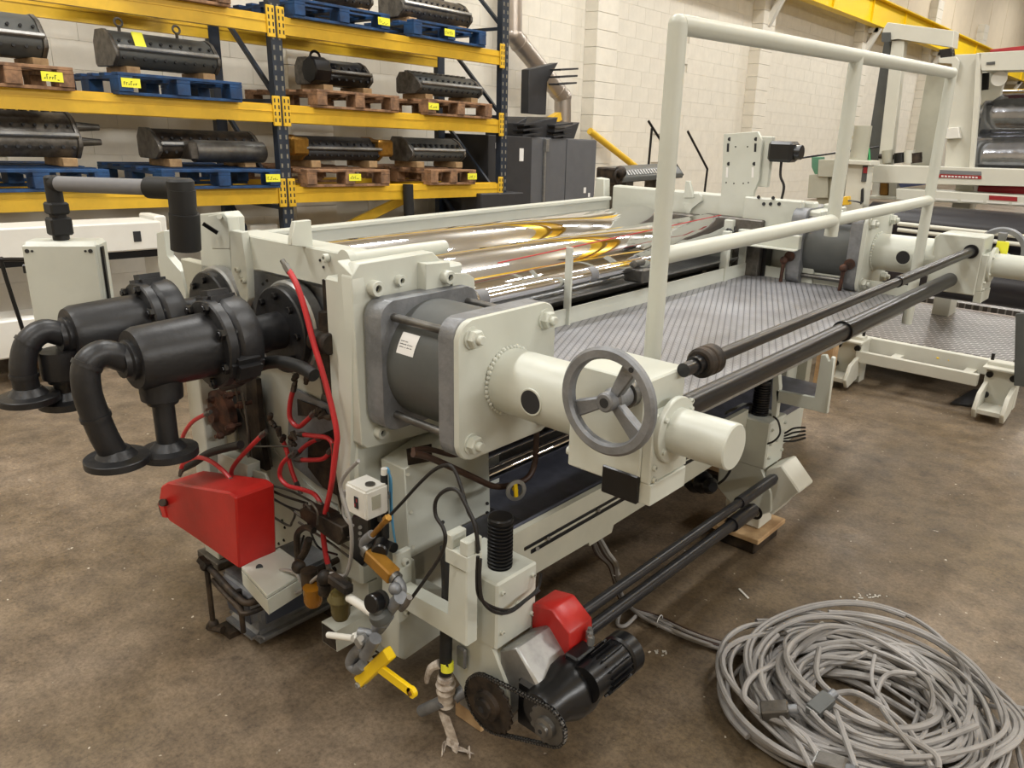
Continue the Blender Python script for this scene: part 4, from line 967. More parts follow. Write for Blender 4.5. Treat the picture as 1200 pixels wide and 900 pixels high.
for (a, b) in ((331, 610), (334, 618), (333, 633), (327, 637)): part('bracket_hole', MB().cyl(P(a, b, Y=1.428), P(a, b, Y=1.431), .006, 10), INK)
part('web_plate', MB().plY([(303, 425), (330, 424), (368, 440), (404, 458), (412, 560), (412, 600), (345, 566), (318, 556), (308, 500)], 1.432, .02, .003), CREAM)
part('cover_strip', MB().plY([(384, 443), (406, 440), (410, 475), (413, 590), (402, 540), (390, 488)], 1.36, .03, .003), CREAM)
for (a, b) in ((397, 462), (404, 466), (399, 496)): part('socket_bolt', MB().bolt(P(a, b, Y=1.34), (0, -1, 0), .009, 'socket'))
part('oval_panel', MB().plY([(338, 465), (345, 455), (395, 480), (405, 520), (404, 585), (372, 570), (345, 548), (336, 530)], 1.42, .01, .004), CAST)
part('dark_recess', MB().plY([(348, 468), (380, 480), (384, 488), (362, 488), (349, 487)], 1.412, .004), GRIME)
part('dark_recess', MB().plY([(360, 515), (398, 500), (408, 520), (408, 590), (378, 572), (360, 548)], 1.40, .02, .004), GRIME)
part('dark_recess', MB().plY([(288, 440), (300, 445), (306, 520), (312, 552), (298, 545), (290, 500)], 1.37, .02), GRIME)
part('slide_rail', MB().plY([(240, 445), (262, 440), (275, 520), (278, 545), (250, 520)], 1.40, .04, .003), STEELD)
part('slide_rail', MB().plY([(268, 440), (296, 448), (312, 550), (284, 540)], 1.385, .03, .003), STEELD)
rf = part('rusty_flange', MB().lathe(P(264, 482, Y=1.36), (0, -1, 0), [(0, .085), (.03, .085), (.035, .07), (.04, .05)], 28).lathe(P(264, 482, Y=1.36), (0, -1, 0), [(0, .03), (.06, .03)], 16), RUST)
for (a, b) in ((243, 470), (246, 492), (252, 512), (262, 465), (264, 502), (276, 476)):
    q = P(a, b, Y=1.30); part('stud', MB().cyl(q + V((0, .06, 0)), q, .008, 8).hexn(q + V((0, .03, 0)), (0, -1, 0), .014, .02), RUST, rf)
part('name_plate', MB().plY([(283, 552), (297, 560), (298, 574), (284, 566)], 1.295, .004), BLACKG)
part('white_panel', MB().plY([(277, 545), (310, 555), (318, 575), (316, 600), (304, 600), (277, 578)], 1.30, .01, .002), CREAM)
part('support_plate', MB().plY([(255, 530), (290, 545), (290, 565), (255, 558)], 1.28, .05, .002), CREAM)
# feed beam, tube stub, foot gusset
part('slanted_beam', MB().prism([P(a, b, Y=1.42) for a, b in ((360, 610), (470, 690), (470, 720), (355, 640))], (0, .05, 0), .003), CREAM)
st = part('square_tube', MB().cyl(P(386, 746, Z=.22) + V((0, 0, 0)), P(386, 746, Z=.22) + V((0, .3, 0)), .05, 4, a0=PI / 4), CREAM)
q0 = P(386, 746, Z=.22)
part('tube_mouth', MB().box(q0.x - .032, q0.x + .032, q0.y - .002, q0.y, q0.z - .032, q0.z + .032), GRIME, st)
part('foot_gusset', MB().plX([(466, 770), (475, 774), (520, 742), (520, 690), (468, 690)], -1.56, -.08, .004), CREAM)
part('slotted_lug', MB().plX([(470, 662), (486, 655), (489, 690), (472, 700)], -1.52, -.03, .003), CREAM)
# ================================================================== hoses, pipes and valves on the near end
def hose(name, pts, Y, r, m, seg=8, sm=6, X=None, label=None, parent=None):
    q = [P(a, b, X=X) if X is not None else P(a, b, Y=Y) for a, b in pts]
    return part(name, MB().tube(q, r, seg, sm), m, parent, label)
def fitting(o, p, q, r=.009, m=None):
    d = (q - p).normalized()
    part('hose_fitting', MB().cyl(p - d * .004, p + d * .022, r, 6).cyl(p - d * .022, p, r * .75, 12), STEEL, o)
def rhose(pts, Y, r=.0075):
    o = hose('red_hose', pts, Y, r, REDH, 10)
    fitting(o, P(*pts[0], Y=Y), P(*pts[1], Y=Y), r * 1.25, STEEL); fitting(o, P(*pts[-1], Y=Y), P(*pts[-2], Y=Y), r * 1.25, STEEL)
rhose([(335, 312), (346, 330), (356, 358), (367, 400), (379, 440), (390, 482), (395, 510), (394, 525), (388, 570), (379, 615), (381, 645), (386, 668)], 1.27, .0085)
rhose([(345, 452), (340, 472), (340, 490), (349, 500), (358, 494), (368, 484)], 1.36, .008)
rhose([(352, 509), (370, 511), (385, 514), (391, 528), (389, 560), (384, 590), (380, 610)], 1.34)
rhose([(350, 539), (366, 539), (380, 537), (388, 527)], 1.36)
rhose([(348, 532), (360, 521), (376, 513)], 1.38)
rhose([(327, 508), (335, 525), (342, 552), (350, 572)], 1.34)
rhose([(343, 532), (331, 543), (328, 558), (337, 569), (352, 573), (368, 579), (377, 592)], 1.30)
rhose([(309, 508), (294, 523), (276, 543), (271, 556), (278, 571)], 1.26, .008)
rhose([(212, 553), (215, 543), (230, 536), (246, 540), (262, 552), (274, 566)], 1.18)
rhose([(244, 484), (226, 494), (215, 510), (211, 528)], 1.24)
rhose([(189, 596), (192, 604), (193, 598)], 1.14)
hose('black_hose', [(214, 549), (228, 542), (243, 532), (258, 527), (282, 521)], 1.24, .014, BLACKM, 12)
hose('black_hose', [(262, 452), (280, 446), (300, 430), (325, 424), (352, 430), (368, 440)], 1.22, .019, BLACKM, 14)
hose('steel_pipe', [(292, 523), (318, 523), (342, 523)], 1.33, .0035, STEEL, 8, 0)
for k, pts in enumerate(([(276, 455), (282, 480), (292, 505), (293, 540), (300, 562), (325, 578), (360, 590)], [(284, 460), (291, 510), (292, 545), (306, 565), (340, 575), (372, 592)],
                         [(305, 578), (330, 590), (345, 600), (342, 612), (336, 615), (305, 595), (303, 585)], [(300, 570), (330, 590), (355, 600), (380, 612)],
                         [(390, 520), (393, 560), (400, 595), (405, 610)], [(345, 600), (380, 625), (412, 645)], [(350, 612), (385, 635), (412, 655)], [(360, 610), (372, 640), (395, 650)],
                         [(384, 600), (395, 625), (410, 630)], [(358, 590), (366, 600), (368, 612)], [(364, 588), (372, 600), (372, 615)], [(356, 628), (350, 650), (352, 668), (346, 676)])):
    hose('thin_pipe', pts, 1.33 - .008 * k, (.0045, .004, .004, .0035)[k % 4], (GRIME, STEELD, STEELD, BLACKG)[k % 4], 8)
for (a, b) in ((316, 490), (321, 498), (327, 507), (331, 515), (372, 484), (376, 488), (384, 489), (341, 512), (345, 512), (344, 520), (344, 532), (284, 575), (292, 578), (300, 578), (359, 446), (345, 443)):
    p = P(a, b, Y=1.32); an = random.uniform(0, 3)
    part('union_nut', MB().hexn(p, (math.cos(an), 0, math.sin(an)), .010, .02).cyl(p - V((math.cos(an), 0, math.sin(an))) * .012, p, .007, 10), GRIME)
mf = part('valve_manifold', MB().plY([(350, 597), (358, 595), (400, 618), (402, 632), (396, 640), (352, 608)], 1.25, .06, .004), GRIME)
for k in range(5): part('manifold_cap', MB().cyl(P(358 + k * 9, 598 + k * 5, Y=1.27), P(358 + k * 9, 598 + k * 5, Y=1.27) + V((0, 0, .02)), .008, 8), STEELD, mf)
# thick brown pipes and filter bowls
hose('oil_pipe', [(350, 668), (348, 640), (349, 625), (358, 618), (368, 622)], 1.22, .010, GRIME, 10)
hose('oil_pipe', [(362, 632), (358, 645), (352, 655)], 1.20, .012, GRIME, 10)
fh = part('filter_head', MB().sphere(P(350, 664, Y=1.17), .022, 14).cyl(P(362, 668, Y=1.17), P(364, 690, Y=1.17), .026, 14).box(-1.78, -1.70, 1.15, 1.21, .37, .42, .012), GRIME)
b = P(366, 688, Y=1.15); part('amber_bowl', MB().lathe(b, (0, 0, -1), [(0, .028), (.045, .028), (.06, .022), (.068, .008)], 22), AMBG, fh, 'amber filter bowl')
fh2 = part('filter_head', MB().sphere(P(381, 677, Y=1.15), .024, 14).cyl(P(381, 683, Y=1.15), P(381, 695, Y=1.15), .02, 14).bar(P(388, 676, Y=1.13), P(410, 692, Y=1.13), .03, .03, .005), GRIME)
b = P(398, 694, Y=1.14); part('olive_bowl', MB().lathe(b, (0, 0, -1), [(0, .026), (.012, .032), (.02, .036), (.026, .029), (.07, .027), (.085, .02), (.09, .008)], 22), OLVG, fh2, 'oily olive filter bowl')
hose('signal_cable', [(420, 540), (405, 556), (399, 570), (404, 590), (411, 615), (412, 645), (408, 668), (402, 675), (386, 672), (372, 676), (358, 688), (345, 695), (325, 695), (315, 688), (317, 674), (332, 668), (347, 672), (352, 682)], 1.16, .0055, CABLEG, 8, 6)
hose('signal_cable', [(404, 575), (402, 600), (408, 612), (414, 616)], 1.2, .004, CABLEG)
# thermostat box
tb_ = P(403, 565, Y=1.20); tr = P(428, 574, Y=1.20); tl = P(405, 596, Y=1.20)
tbx = part('thermostat_box', MB().box(tb_.x, tr.x, 1.20, 1.28, tl.z - .008, tb_.z + .0, .006, 2), WHITEP)
part('box_window', MB().box(tb_.x + .045, tb_.x + .062, 1.197, 1.2, tl.z + .02, tl.z + .055, .001), INK, tbx)
part('window_scale', MB().box(tb_.x + .047, tb_.x + .052, 1.1965, 1.197, tl.z + .024, tl.z + .034).box(tb_.x + .055, tb_.x + .06, 1.1965, 1.197, tl.z + .04, tl.z + .05), REDW, tbx)
part('dial', MB().cyl((tr.x - .03, 1.24, tb_.z - .001), (tr.x - .03, 1.24, tb_.z + .004), .014, 18), STEEL, tbx)
part('recessed_panel', MB().box(tr.x, tr.x + .002, 1.22, 1.25, tl.z + .02, tl.z + .06, .0), CREAMD, tbx)
bv = part('black_valve_block', MB().plY([(411, 604), (432, 606), (435, 655), (425, 666), (412, 655)], 1.24, .06, .006), BLACKG)
for k in range(4): part('valve_port', MB().cyl(P(422, 618 + k * 7, Y=1.24), P(422, 618 + k * 7, Y=1.235), .006, 8), STEEL, bv)
# blue airlines, black tube
hose('blue_airline', [(451, 550), (458, 560), (459, 590), (461, 620), (465, 645)], 1.30, .003, BLUEH)
hose('blue_airline', [(452, 548), (456, 552), (457, 575), (458, 600), (462, 630)], 1.30, .003, BLUEH)
bt = part('air_tube', MB().cyl(P(450, 556, Y=1.28), P(452, 630, Y=1.28), .0105, 16), BLACKM)
part('tube_end', MB().cyl(P(450, 549, Y=1.28), P(450, 558, Y=1.28), .009, 14), WHITEP, bt)
part('tube_clamp', MB().cyl(P(451, 578, Y=1.28), P(451, 583, Y=1.28), .015, 16).box(-1.64, -1.60, 1.27, 1.29, .60, .615), GALV, bt)
part('black_knob', MB().cyl(P(448, 637, Y=1.18), P(448, 637, Y=1.18) + V((.03, -.035, 0)), .022, 22, ch=.004).cyl(P(462, 642, Y=1.22), P(445, 636, Y=1.22), .014, 14), BLACKG)
# angled amber regulator with fittings and cables
a0, a1 = P(433, 648, Y=1.14), P(462, 676, Y=1.14); d = (a1 - a0).normalized()
am = part('amber_valve', MB().bar(a0, a1, .038, .038, .004), AMBER, label='amber anodised valve body')
part('valve_collar', MB().cyl(a0 - d * .014, a0, .02, 18).cyl(a1, a1 + d * .012, .018, 18), STEEL, am)
hose('elbow', [(434, 646), (427, 641), (427, 634), (436, 626)], 1.14, .012, CAST, 14, parent=am)
s0, s1_ = P(437, 627, Y=1.14), P(452, 610, Y=1.14)
part('steel_nipple', MB().cyl(s0, s1_, .0075, 14).hexn(s1_, s1_ - s0, .011, .018), BRASS, am)
hose('elbow', [(462, 676), (470, 688), (468, 700), (459, 708)], 1.14, .014, CAST, 16, parent=am)
hose('black_cable', [(453, 608), (472, 588), (492, 566), (510, 550), (525, 545), (533, 552), (540, 570), (549, 600), (558, 617), (560, 648)], 1.26, .0048, CABLEB)
hose('black_cable', [(474, 712), (486, 696), (503, 672), (517, 650), (522, 632), (519, 618), (511, 605), (510, 590), (516, 579), (527, 573), (537, 576), (545, 590), (556, 614), (561, 645)], 1.17, .0048, CABLEB)
hose('black_cable', [(522, 654), (530, 675), (541, 700), (545, 720)], 1.32, .004, CABLEB)
hose('brown_hose', [(484, 532), (500, 535), (530, 548), (560, 562), (580, 570), (600, 568), (618, 560), (626, 545), (628, 525), (629, 505)], None, .0095, HOSEB, 12, 6, X=-1.50)
hose('brown_hose', [(484, 527), (505, 527), (530, 533), (545, 530)], None, .008, HOSEB, 10, 6, X=-1.56)
part('pipe_slot', MB().plX([(476, 526), (505, 520), (506, 540), (478, 545)], -1.655, .003), GRIME)
vc = P(604, 574, X=-1.46); vn = V((.9, -.35, .1)).normalized()
vw = part('valve_wheel', MB().ring(vc, vn, .034, .022, .008, 30), GALV)
part('yellow_handle', MB().obox(vc + vn * .002, (.006, .014, .058), vn, (0, 1, 0), .002).cyl(vc - vn * .01, vc + vn * .006, .007, 12), YELT, vw)
# lower valve chain
wt = part('white_tube', MB().cyl(P(409, 700, Y=1.13), P(441, 721, Y=1.13), .0125, 18), WHITEP)
pg = part('pressure_gauge', MB().cyl(P(444, 704, Y=1.10), P(434, 708, Y=1.07), .025, 28, ch=.003), BLACKG); part('gauge_rim', MB().cyl(P(447, 703, Y=1.11), P(444, 704, Y=1.1), .026, 28), STEEL, pg)
rg_ = part('pressure_regulator', MB().lathe(P(447, 725, Y=1.10), V((0, -.35, 1)), [(0, .028), (.012, .029), (.024, .026), (.03, .016), (.042, .014), (.05, .008)], 24), CASTD)
ch_ = [(470, 700), (460, 712), (449, 728), (438, 742), (428, 758), (418, 772)]
for i in range(len(ch_) - 1):
    p, q = P(*ch_[i], Y=1.12 + .01 * (i % 2)), P(*ch_[i + 1], Y=1.12); dd = (q - p)
    part('pipe_fitting', MB().cyl(p, p + dd * .55, (.019, .015)[i % 2], 6 if i % 2 else 18).cyl(p + dd * .5, q, (.014, .018)[i % 2], 18), CAST)
part('pipe_fitting', MB().lathe(P(428, 742, Y=1.10), V((-1, -.6, .1)), [(-.03, .012), (.0, .014), (.02, .012)], 14).cyl(P(440, 748, Y=1.08), P(428, 768, Y=1.08), .017, 16), CAST)
part('pipe_fitting', MB().sphere(P(463, 690, Y=1.12), .017, 12), CAST)
hose('pipe_elbow', [(424, 758), (414, 768), (411, 778), (418, 784), (425, 779)], 1.10, .0155, CAST, 16)
hose('cable_gland', [(470, 714), (476, 708), (480, 700)], 1.11, .008, STEELD, 8)
part('white_handle', MB().cyl(P(385, 744, Y=1.07), P(414, 748, Y=1.07), .009, 16).obox(P(420, 750, Y=1.08), (.045, .02, .018), (1, -.2, -.3), (0, 1, 0), .003), WHITEP)
part('handle_clamp', MB().obox(P(424, 751, Y=1.075), (.03, .03, .03), (1, 0, -.7), (0, 1, 0), .004).cyl(P(423, 748, Y=1.06), P(423, 748, Y=1.05), .008, 12), GALV)
yl = part('yellow_lever', MB().bar(P(422, 798, Y=1.11), P(457, 765, Y=1.11), .026, .034, .003), YELT, label='bright yellow lever with a pierced arm')
la, lb_ = P(444, 782, Y=1.105), P(483, 811, Y=1.105)
part('lever_arm', MB().bar(la, lb_, .012, .03, .002).cyl(lb_ + V((0, .006, 0)), lb_ - V((0, .006, 0)), .015, 20), YELT, yl)
part('arm_bolt', MB().cyl(lb_ - V((0, .006, 0)), lb_ - V((0, .009, 0)), .006, 12), AMBER, yl)
part('lever_roller', MB().torus(P(424, 800, Y=1.11), (0, 1, 0), .014, .004, 18, 8).hexn(P(421, 802, Y=1.10), (0, -1, 0), .009, .01), GALV, yl)
part('lever_spring', MB().tube([P(430 + (k % 2) * 6 + k * 1.2, 790 - k * 3.4, Y=1.13) for k in range(9)], .003, 6, 3), GRIME, yl)
# wrapped drain hose ending near the floor
dh = part('drain_hose', MB().tube([P(523, 640, Y=1.32), P(525, 690, Y=1.3), P(523, 740, Y=1.28), P(522, 790, Y=1.27)], .0175, 18, 4), BLACKM)
part('yellow_marker', MB().cyl(P(524, 776, Y=1.272), P(524, 785, Y=1.271), .0185, 18), LABY, dh); part('marker_text', MB().obox(P(524, 780, Y=1.25), (.01, .001, .008), (1, 0, 0), (0, 1, 0)), INK, dh)
mb = MB(); pr = []; 
for k in range(15): pr.append((k * .008, .0205 + .004 * math.sin(k * 1.9) + (.004 if 3 < k < 10 else 0)))
pa_ = P(522, 792, Y=1.27); mb.lathe(pa_, P(523, 836, Y=1.29) - pa_, pr + [(.125, .008)], 16)
part('tape_wrap', mb, TAPE, dh, 'white tape wound round the hose end')
part('pipe_stub', MB().cyl(P(494, 833, Y=1.26), P(518, 822, Y=1.27), .017, 16).cyl(P(532, 818, Y=1.3), P(549, 805, Y=1.34), .018, 16), CAST, dh)
part('plastic_bag', MB().tube([P(515, 778, Y=1.26), P(506, 782, Y=1.25), P(501, 792, Y=1.25), P(500, 800, Y=1.25)], .014, 8, 3, r2=.006), TAPE, dh)
part('paddle', MB().obox(P(541, 770, Y=1.30), (.035, .012, .065), (1, 0, 0), (0, 1, 0), .005), CAST, dh)
pts = [P(519, 836, Y=1.28), P(524, 850, Y=1.27), P(530, 868, Y=1.27), P(528, 876, Z=.01), P(548, 880, Z=.012)]
mb = MB(); L = [q - V((.02, 0, 0)) for q in pts]; R_ = [q + V((.022, .005, 0)) for q in pts]
for i in range(len(pts) - 1): mb.b.faces.new([mb.b.verts.new(z) for z in (L[i], R_[i], R_[i + 1], L[i + 1])]) if False else mb.prism([L[i], R_[i], R_[i + 1], L[i + 1]], (0, -.002, .001))
part('loose_tape_end', mb, TAPE, dh)
mb = MB(); random.seed(11)
for k in range(9):
    p = P(random.uniform(515, 550), random.uniform(868, 882), Z=.008); mb.obox(p, (random.uniform(.015, .04), .01, .003), (random.uniform(-1, 1), random.uniform(-1, 1), random.uniform(-.3, .3)), (0, .3, 1))
part('tape_shreds', mb, TAPE, dh)['kind'] = 'stuff'
# cables on the near column
hose('looped_cable', [(560, 652), (559, 680), (562, 700), (578, 712), (597, 715), (612, 706), (630, 690), (634, 672)], None, .0045, CABLEB, 8, 6, X=-1.17)
hose('looped_cable', [(563, 655), (562, 680), (566, 705), (582, 718), (600, 716), (618, 702), (632, 692)], None, .0045, CABLEB, 8, 6, X=-1.16)
for k in range(4):
    hose('loose_cable', [(905, 505 + k * 4), (918, 508 + k * 3), (930, 502 + k * 5), (944, 501 + k * 4)], 3.05, .004, CABLEB)
hose('looped_cable', [(872, 512), (890, 520), (905, 518), (914, 508), (912, 494), (906, 488)], 2.9, .004, CABLEB)
# stubby motor seen under the far end of the table
um = part('under_motor', MB().lathe(P(812, 560, Y=2.7), (P(845, 575, Y=2.6) - P(812, 560, Y=2.7)), [(0, .05), (.03, .055), (.05, .04), (.08, .045), (.1, .03), (.13, .034), (.15, .02)], 20), BLACKG)
hose('motor_lead', [(842, 567), (850, 560), (856, 548), (846, 538), (830, 535)], 2.6, .005, CABLEB, parent=um)

# ---- timber packing under the lift columns
def packing(x0, x1, y0, y1, lab, n):
    t = empty('timber_packing', ((x0 + x1) / 2, (y0 + y1) / 2, 0), lab, 'timber', 'timber packing under the machine')
    if n == 2:
        o = new_obj('lower_block', MB().box(x0 + .03, x1 - .02, y0 + .02, y1 - .02, 0, .058, .006), GRIME, t)
        new_obj('top_board', MB().box(x0, x1, y0, y1, .060, .083, .003), WOODL, t)
    else:
        new_obj('board', MB().box(x0, x1, y0, y1, 0, .084, .004), WOODL, t)
packing(-1.40, -1.16, 2.83, 3.09, 'pale board on a dark block beneath the far lift column', 2)
packing(-1.41, -1.30, 1.36, 1.46, 'splintered timber chock beneath the near lift column', 1)
t = empty('wooden_crate_side', (-1.55, 3.5, 0), 'pale plywood board standing under the far end of the machine table', 'board')
new_obj('panel', MB().box(-2.0, -1.42, 3.42, 3.44, .03, .36, .003), WOODL, t); new_obj('runner', MB().box(-2.3, -1.42, 3.38, 3.5, 0, .03, .003), BLACKG, t)
t = empty('pallet_load', (-2.1, 5.3, 0), 'pale wooden boards behind the far end of the walkway', 'board')
for k in range(3): new_obj('board', MB().box(-2.5, -1.75, 5.2 , 5.24, .62 + k * .12, .73 + k * .12, .003), WOODL, t)
new_obj('leg', MB().box(-2.4, -2.3, 5.2, 5.3, 0, .62), WOODL, t); new_obj('leg', MB().box(-1.9, -1.8, 5.2, 5.3, 0, .62), WOODL, t)

# ================================================================== cable coil and bundle
random.seed(21)
t = empty('cable_coil', (-.5, 2.2, 0), 'big tangled heap of grey cables coiled on the floor at the lower right', 'cable')
def wob(n, amp):
    ph = [random.uniform(0, 2 * PI) for _ in range(4)]; am = [random.gauss(0, amp) / (k + 1) for k in range(4)]
    return lambda a: sum(am[k] * math.sin((k + 1) * a + ph[k]) for k in range(4))
for i in range(46):
    R = random.uniform(.22, .35); cx, cy = -.505 + random.gauss(0, .035), 2.19 + random.gauss(0, .04)
    el = random.uniform(.86, 1.12); rot = random.uniform(0, PI); f, g = wob(4, .028), wob(4, .018)
    z0 = .012 + .11 * (i / 46) ** .8; a0 = random.uniform(0, 2 * PI); turns = random.uniform(.9, 1.6); n = int(34 * turns); pts = []
    for k in range(n + 1):
        a = a0 + 2 * PI * turns * k / n; rr = R + f(a) + .02 * (k / n - .5)
        x, y = rr * el * math.cos(a), rr * math.sin(a); pts.append(V((cx + x * math.cos(rot) - y * math.sin(rot), cy + x * math.sin(rot) + y * math.cos(rot), max(.01, z0 + g(a)))))
    new_obj('cable', MB().tube(pts, random.choice((.0065, .0075, .009, .0105)), 7, 2), CABLEG, t)
for pts, r in (([(965, 900), (940, 860), (890, 835), (872, 815), (885, 790), (930, 770)], .0085), ([(1003, 900), (985, 850), (975, 820), (985, 812), (1010, 815), (1060, 850), (1092, 900)], .009),
               ([(1080, 890), (1040, 840), (1028, 815), (1035, 795), (1050, 788), (1072, 790)], .008), ([(925, 800), (960, 830), (1020, 868), (1080, 872), (1145, 850)], .009),
               ([(960, 760), (957, 790), (975, 812), (1020, 842), (1090, 880), (1100, 900)], .009), ([(892, 770), (893, 800), (910, 830), (935, 870), (950, 900)], .008), ([(1025, 768), (1022, 800), (1040, 830), (1044, 850)], .006)):
    new_obj('cable', MB().tube([P(a, b, Z=.125 + .012 * math.sin(i * 2)) for i, (a, b) in enumerate(pts)], r, 8, 6), CABLEG, t)
for (a, b, ang) in ((908, 832, .5), (962, 826, 1.3), (975, 896, 0)):
    p = P(a, b, Z=.14); d = V((math.cos(ang), math.sin(ang), .3))
    q = new_obj('plug', MB().obox(p, (.075, .045, .035), d, (0, 1, .3), .004), STEELD if ang != 1.3 else CASTD, t)
    new_obj('plug_face', MB().obox(p - d.normalized() * .04, (.006, .038, .028), d, (0, 1, .3), .002), GALV, q); new_obj('gland', MB().cyl(p + d.normalized() * .036, p + d.normalized() * .06, .013, 12), CAST, q)
for k, pts in enumerate(([(1160, 820), (1180, 826), (1215, 834)], [(1150, 868), (1180, 860), (1215, 850)], [(1160, 850), (1175, 880), (1180, 910)], [(1150, 840), (1185, 860), (1200, 910)], [(1140, 825), (1190, 835), (1215, 870)])):
    new_obj('cable', MB().tube([P(a, b, Z=.02 + .008 * k) for a, b in pts], .0075, 7, 5), CABLEG, t)
t = empty('cable_bundle', P(800, 740, Z=0), 'tied bundle of grey cables running from under the machine to the heap', 'cable')
for k in range(6):
    o = (k - 2.5)
    pts = [P(693 + k * 2, 630, Y=2.0), P(706 + o * 3, 648, Y=2.0), P(718 + o * 2, 662, Y=2.02), P(722 + o, 680, Y=2.05), P(728 + o, 700, Z=.03), P(744 + o, 716 + o, Z=.015 + .006 * (k % 3)), P(770, 727 + o * 2, Z=.012 + .008 * (k % 3)),
           P(810, 745 + o * 1.8, Z=.012 + .008 * ((k + 1) % 3)), P(850, 758 + o * 1.6, Z=.012 + .008 * (k % 2)), P(893, 768 + o, Z=.02)]
    new_obj('cable', MB().tube(pts, .0064, 7, 6), CABLEG if k % 3 else HOSEB, t)
for (a, b) in ((773, 728), (878, 765)):
    p = P(a, b, Z=.018); new_obj('cable_tie', MB().torus(p, P(a + 20, b + 8, Z=.018) - p, .022, .002, 16, 5), WHITE, t)
p = P(722, 672, Y=2.04); new_obj('cable_tie', MB().torus(p, (0, 0, 1), .014, .002, 14, 5), WHITE, t)
new_obj('floor_loop', MB().tube([P(735, 706, Z=.01), P(726, 720, Z=.01), P(724, 732, Z=.01), P(733, 733, Z=.012), P(745, 722, Z=.02)], .007, 8, 5), CABLEG, t)
# debris
random.seed(2)
for k, (a, b, lab) in enumerate(((875, 700, 'thin white strip of debris on the floor between the shafts and the cable heap'), (1018, 700, 'scatter of white paint flakes on the floor above the cable heap'), (772, 764, 'small white flakes on the floor beside the cable bundle'), (968, 734, 'white scrap of tape at the top edge of the cable heap'))):
    mb = MB()
    if k == 0: mb.bar(P(866, 690, Z=.003), P(877, 701, Z=.003), .008, .003)
    elif k == 3: mb.obox(P(a, b, Z=.01), (.04, .02, .006), (1, .4, .2), (0, 1, 0)).obox(P(a - 4, b - 3, Z=.01), (.02, .015, .008), (1, -.6, .3), (0, 1, 0))
    else:
        for _ in range(16 if k == 1 else 10): mb.obox(P(a + random.gauss(0, 9), b + random.gauss(0, 2), Z=.002), (random.uniform(.004, .012), .005, .002), (random.uniform(-1, 1), 1, 0), (1, 0, 0))
    o = new_obj('floor_debris', mb, DUSTP); tag(o, lab, 'debris', 'scraps on the floor', 'stuff' if k in (1, 2) else None)

# ================================================================== second machine at the right
S = empty('roll_stand', (-.9, 6.3, 0), 'second cream machine in the right background with a black roll and chrome drums', 'machine')
def sp(name, mb, m=None, parent=None, label=None):
    o = new_obj(name, mb, m or CREAML, parent or S)
    if label: o['label'] = label
    return o
o = sp('black_roll', MB().cyl((-2.06, 6.3, 1.0), (.6, 6.3, 1.0), .145, 40, ch=.01), RUBR); sp('roll_journal', MB().cyl((-2.2, 6.3, 1.0), (-2.06, 6.3, 1.0), .04, 20), STEEL, o)
o = sp('black_roll', MB().cyl((-1.9, 6.1, .68), (.6, 6.1, .68), .13, 40, ch=.01), RUBR); sp('roll_journal', MB().cyl((-2.1, 6.1, .68), (-1.9, 6.1, .68), .04, 20), STEEL, o)
sp('tie_bar', MB().cyl(P(1052, 262, Y=5.9), P(1215, 279, Y=5.9), .014, 14)); sp('tie_bar', MB().cyl(P(1052, 269, Y=5.9), P(1215, 289, Y=5.9), .014, 14))
def strip(name, pts, Y, t, m=None, parent=None, bev=.003, label=None): return sp(name, MB().plY(pts, Y, t, bev), m, parent, label)
cb1 = strip('cross_beam', [(1019, 193), (1215, 199), (1215, 219), (1019, 214)], 6.55, .12)
strip('red_sign', [(1099, 204), (1150, 206), (1150, 210), (1098, 208)], 6.545, .004, REDW, cb1, 0, 'grey and red warning strip'); strip('grey_sign', [(1100, 199), (1150, 201), (1150, 205.5), (1099, 203.5)], 6.545, .004, MASK, cb1, 0)
mb = MB()
for k in range(11): mb.plY([(1103 + k * 4, 205.5 + .04 * k * 4), (1105.6 + k * 4, 205.6 + .04 * k * 4), (1105.6 + k * 4, 207.4 + .04 * k * 4), (1103 + k * 4, 207.3 + .04 * k * 4)], 6.542, .002)
sp('sign_lettering', mb, WHITE, cb1)
cb2 = strip('cross_beam', [(1050, 221), (1215, 231), (1215, 243), (1050, 234)], 6.5, .2)
strip('red_sign', [(1159, 229), (1192, 231), (1192, 236), (1159, 234)], 6.495, .004, REDW, cb2, 0)
for k in range(5): strip('bright_slot', [(1096 + k * 30, 232 + k * 1.7), (1122 + k * 30, 233.4 + k * 1.7), (1122 + k * 30, 236 + k * 1.7), (1096 + k * 30, 234.6 + k * 1.7)], 6.49, .004, WHITEP, cb2, 0)
o = sp('red_wrapped_roll', MB().cyl(P(1130, 220, Y=6.9), P(1230, 224, Y=6.9), .065, 24), REDW)
strip('end_column', [(994, 192), (1018, 192), (1008, 270), (985, 270)], 6.3, .12)
strip('end_column', [(958, 212), (988, 205), (985, 270), (955, 270)], 6.45, .2, CREAMD)
sl = strip('column_label', [(1011, 194), (1017, 194), (1015, 213), (1009, 213)], 6.29, .004, CASTD, None, 0); strip('label_band', [(1012, 196), (1016.5, 196), (1016, 203), (1011.5, 203)], 6.285, .004, REDW, sl, 0)
strip('dark_slot', [(1009, 222), (1012, 220), (1012, 236), (1008, 240)], 6.29, .004, INK, None, 0)
c = P(996, 188, Y=6.35); sp('air_spring', MB().cyl((c.x + .06, 6.35, c.z - .02), (c.x + .06, 6.35, c.z + .25), .062, 26), CREAMD)
sp('cap_plate', MB().plY([(985, 187), (1020, 189), (1020, 194), (985, 192)], 6.25, .2, .003))
sb = strip('switch_housing', [(959, 187), (985, 187), (985, 208), (958, 207)], 6.4, .12, CREAMD); strip('junction_box', [(948, 205), (970, 203), (970, 232), (946, 232)], 6.42, .1, CREAMD); strip('green_cover', [(951, 184), (962, 184), (962, 203), (955, 205), (951, 196)], 6.5, .08, GREENP)
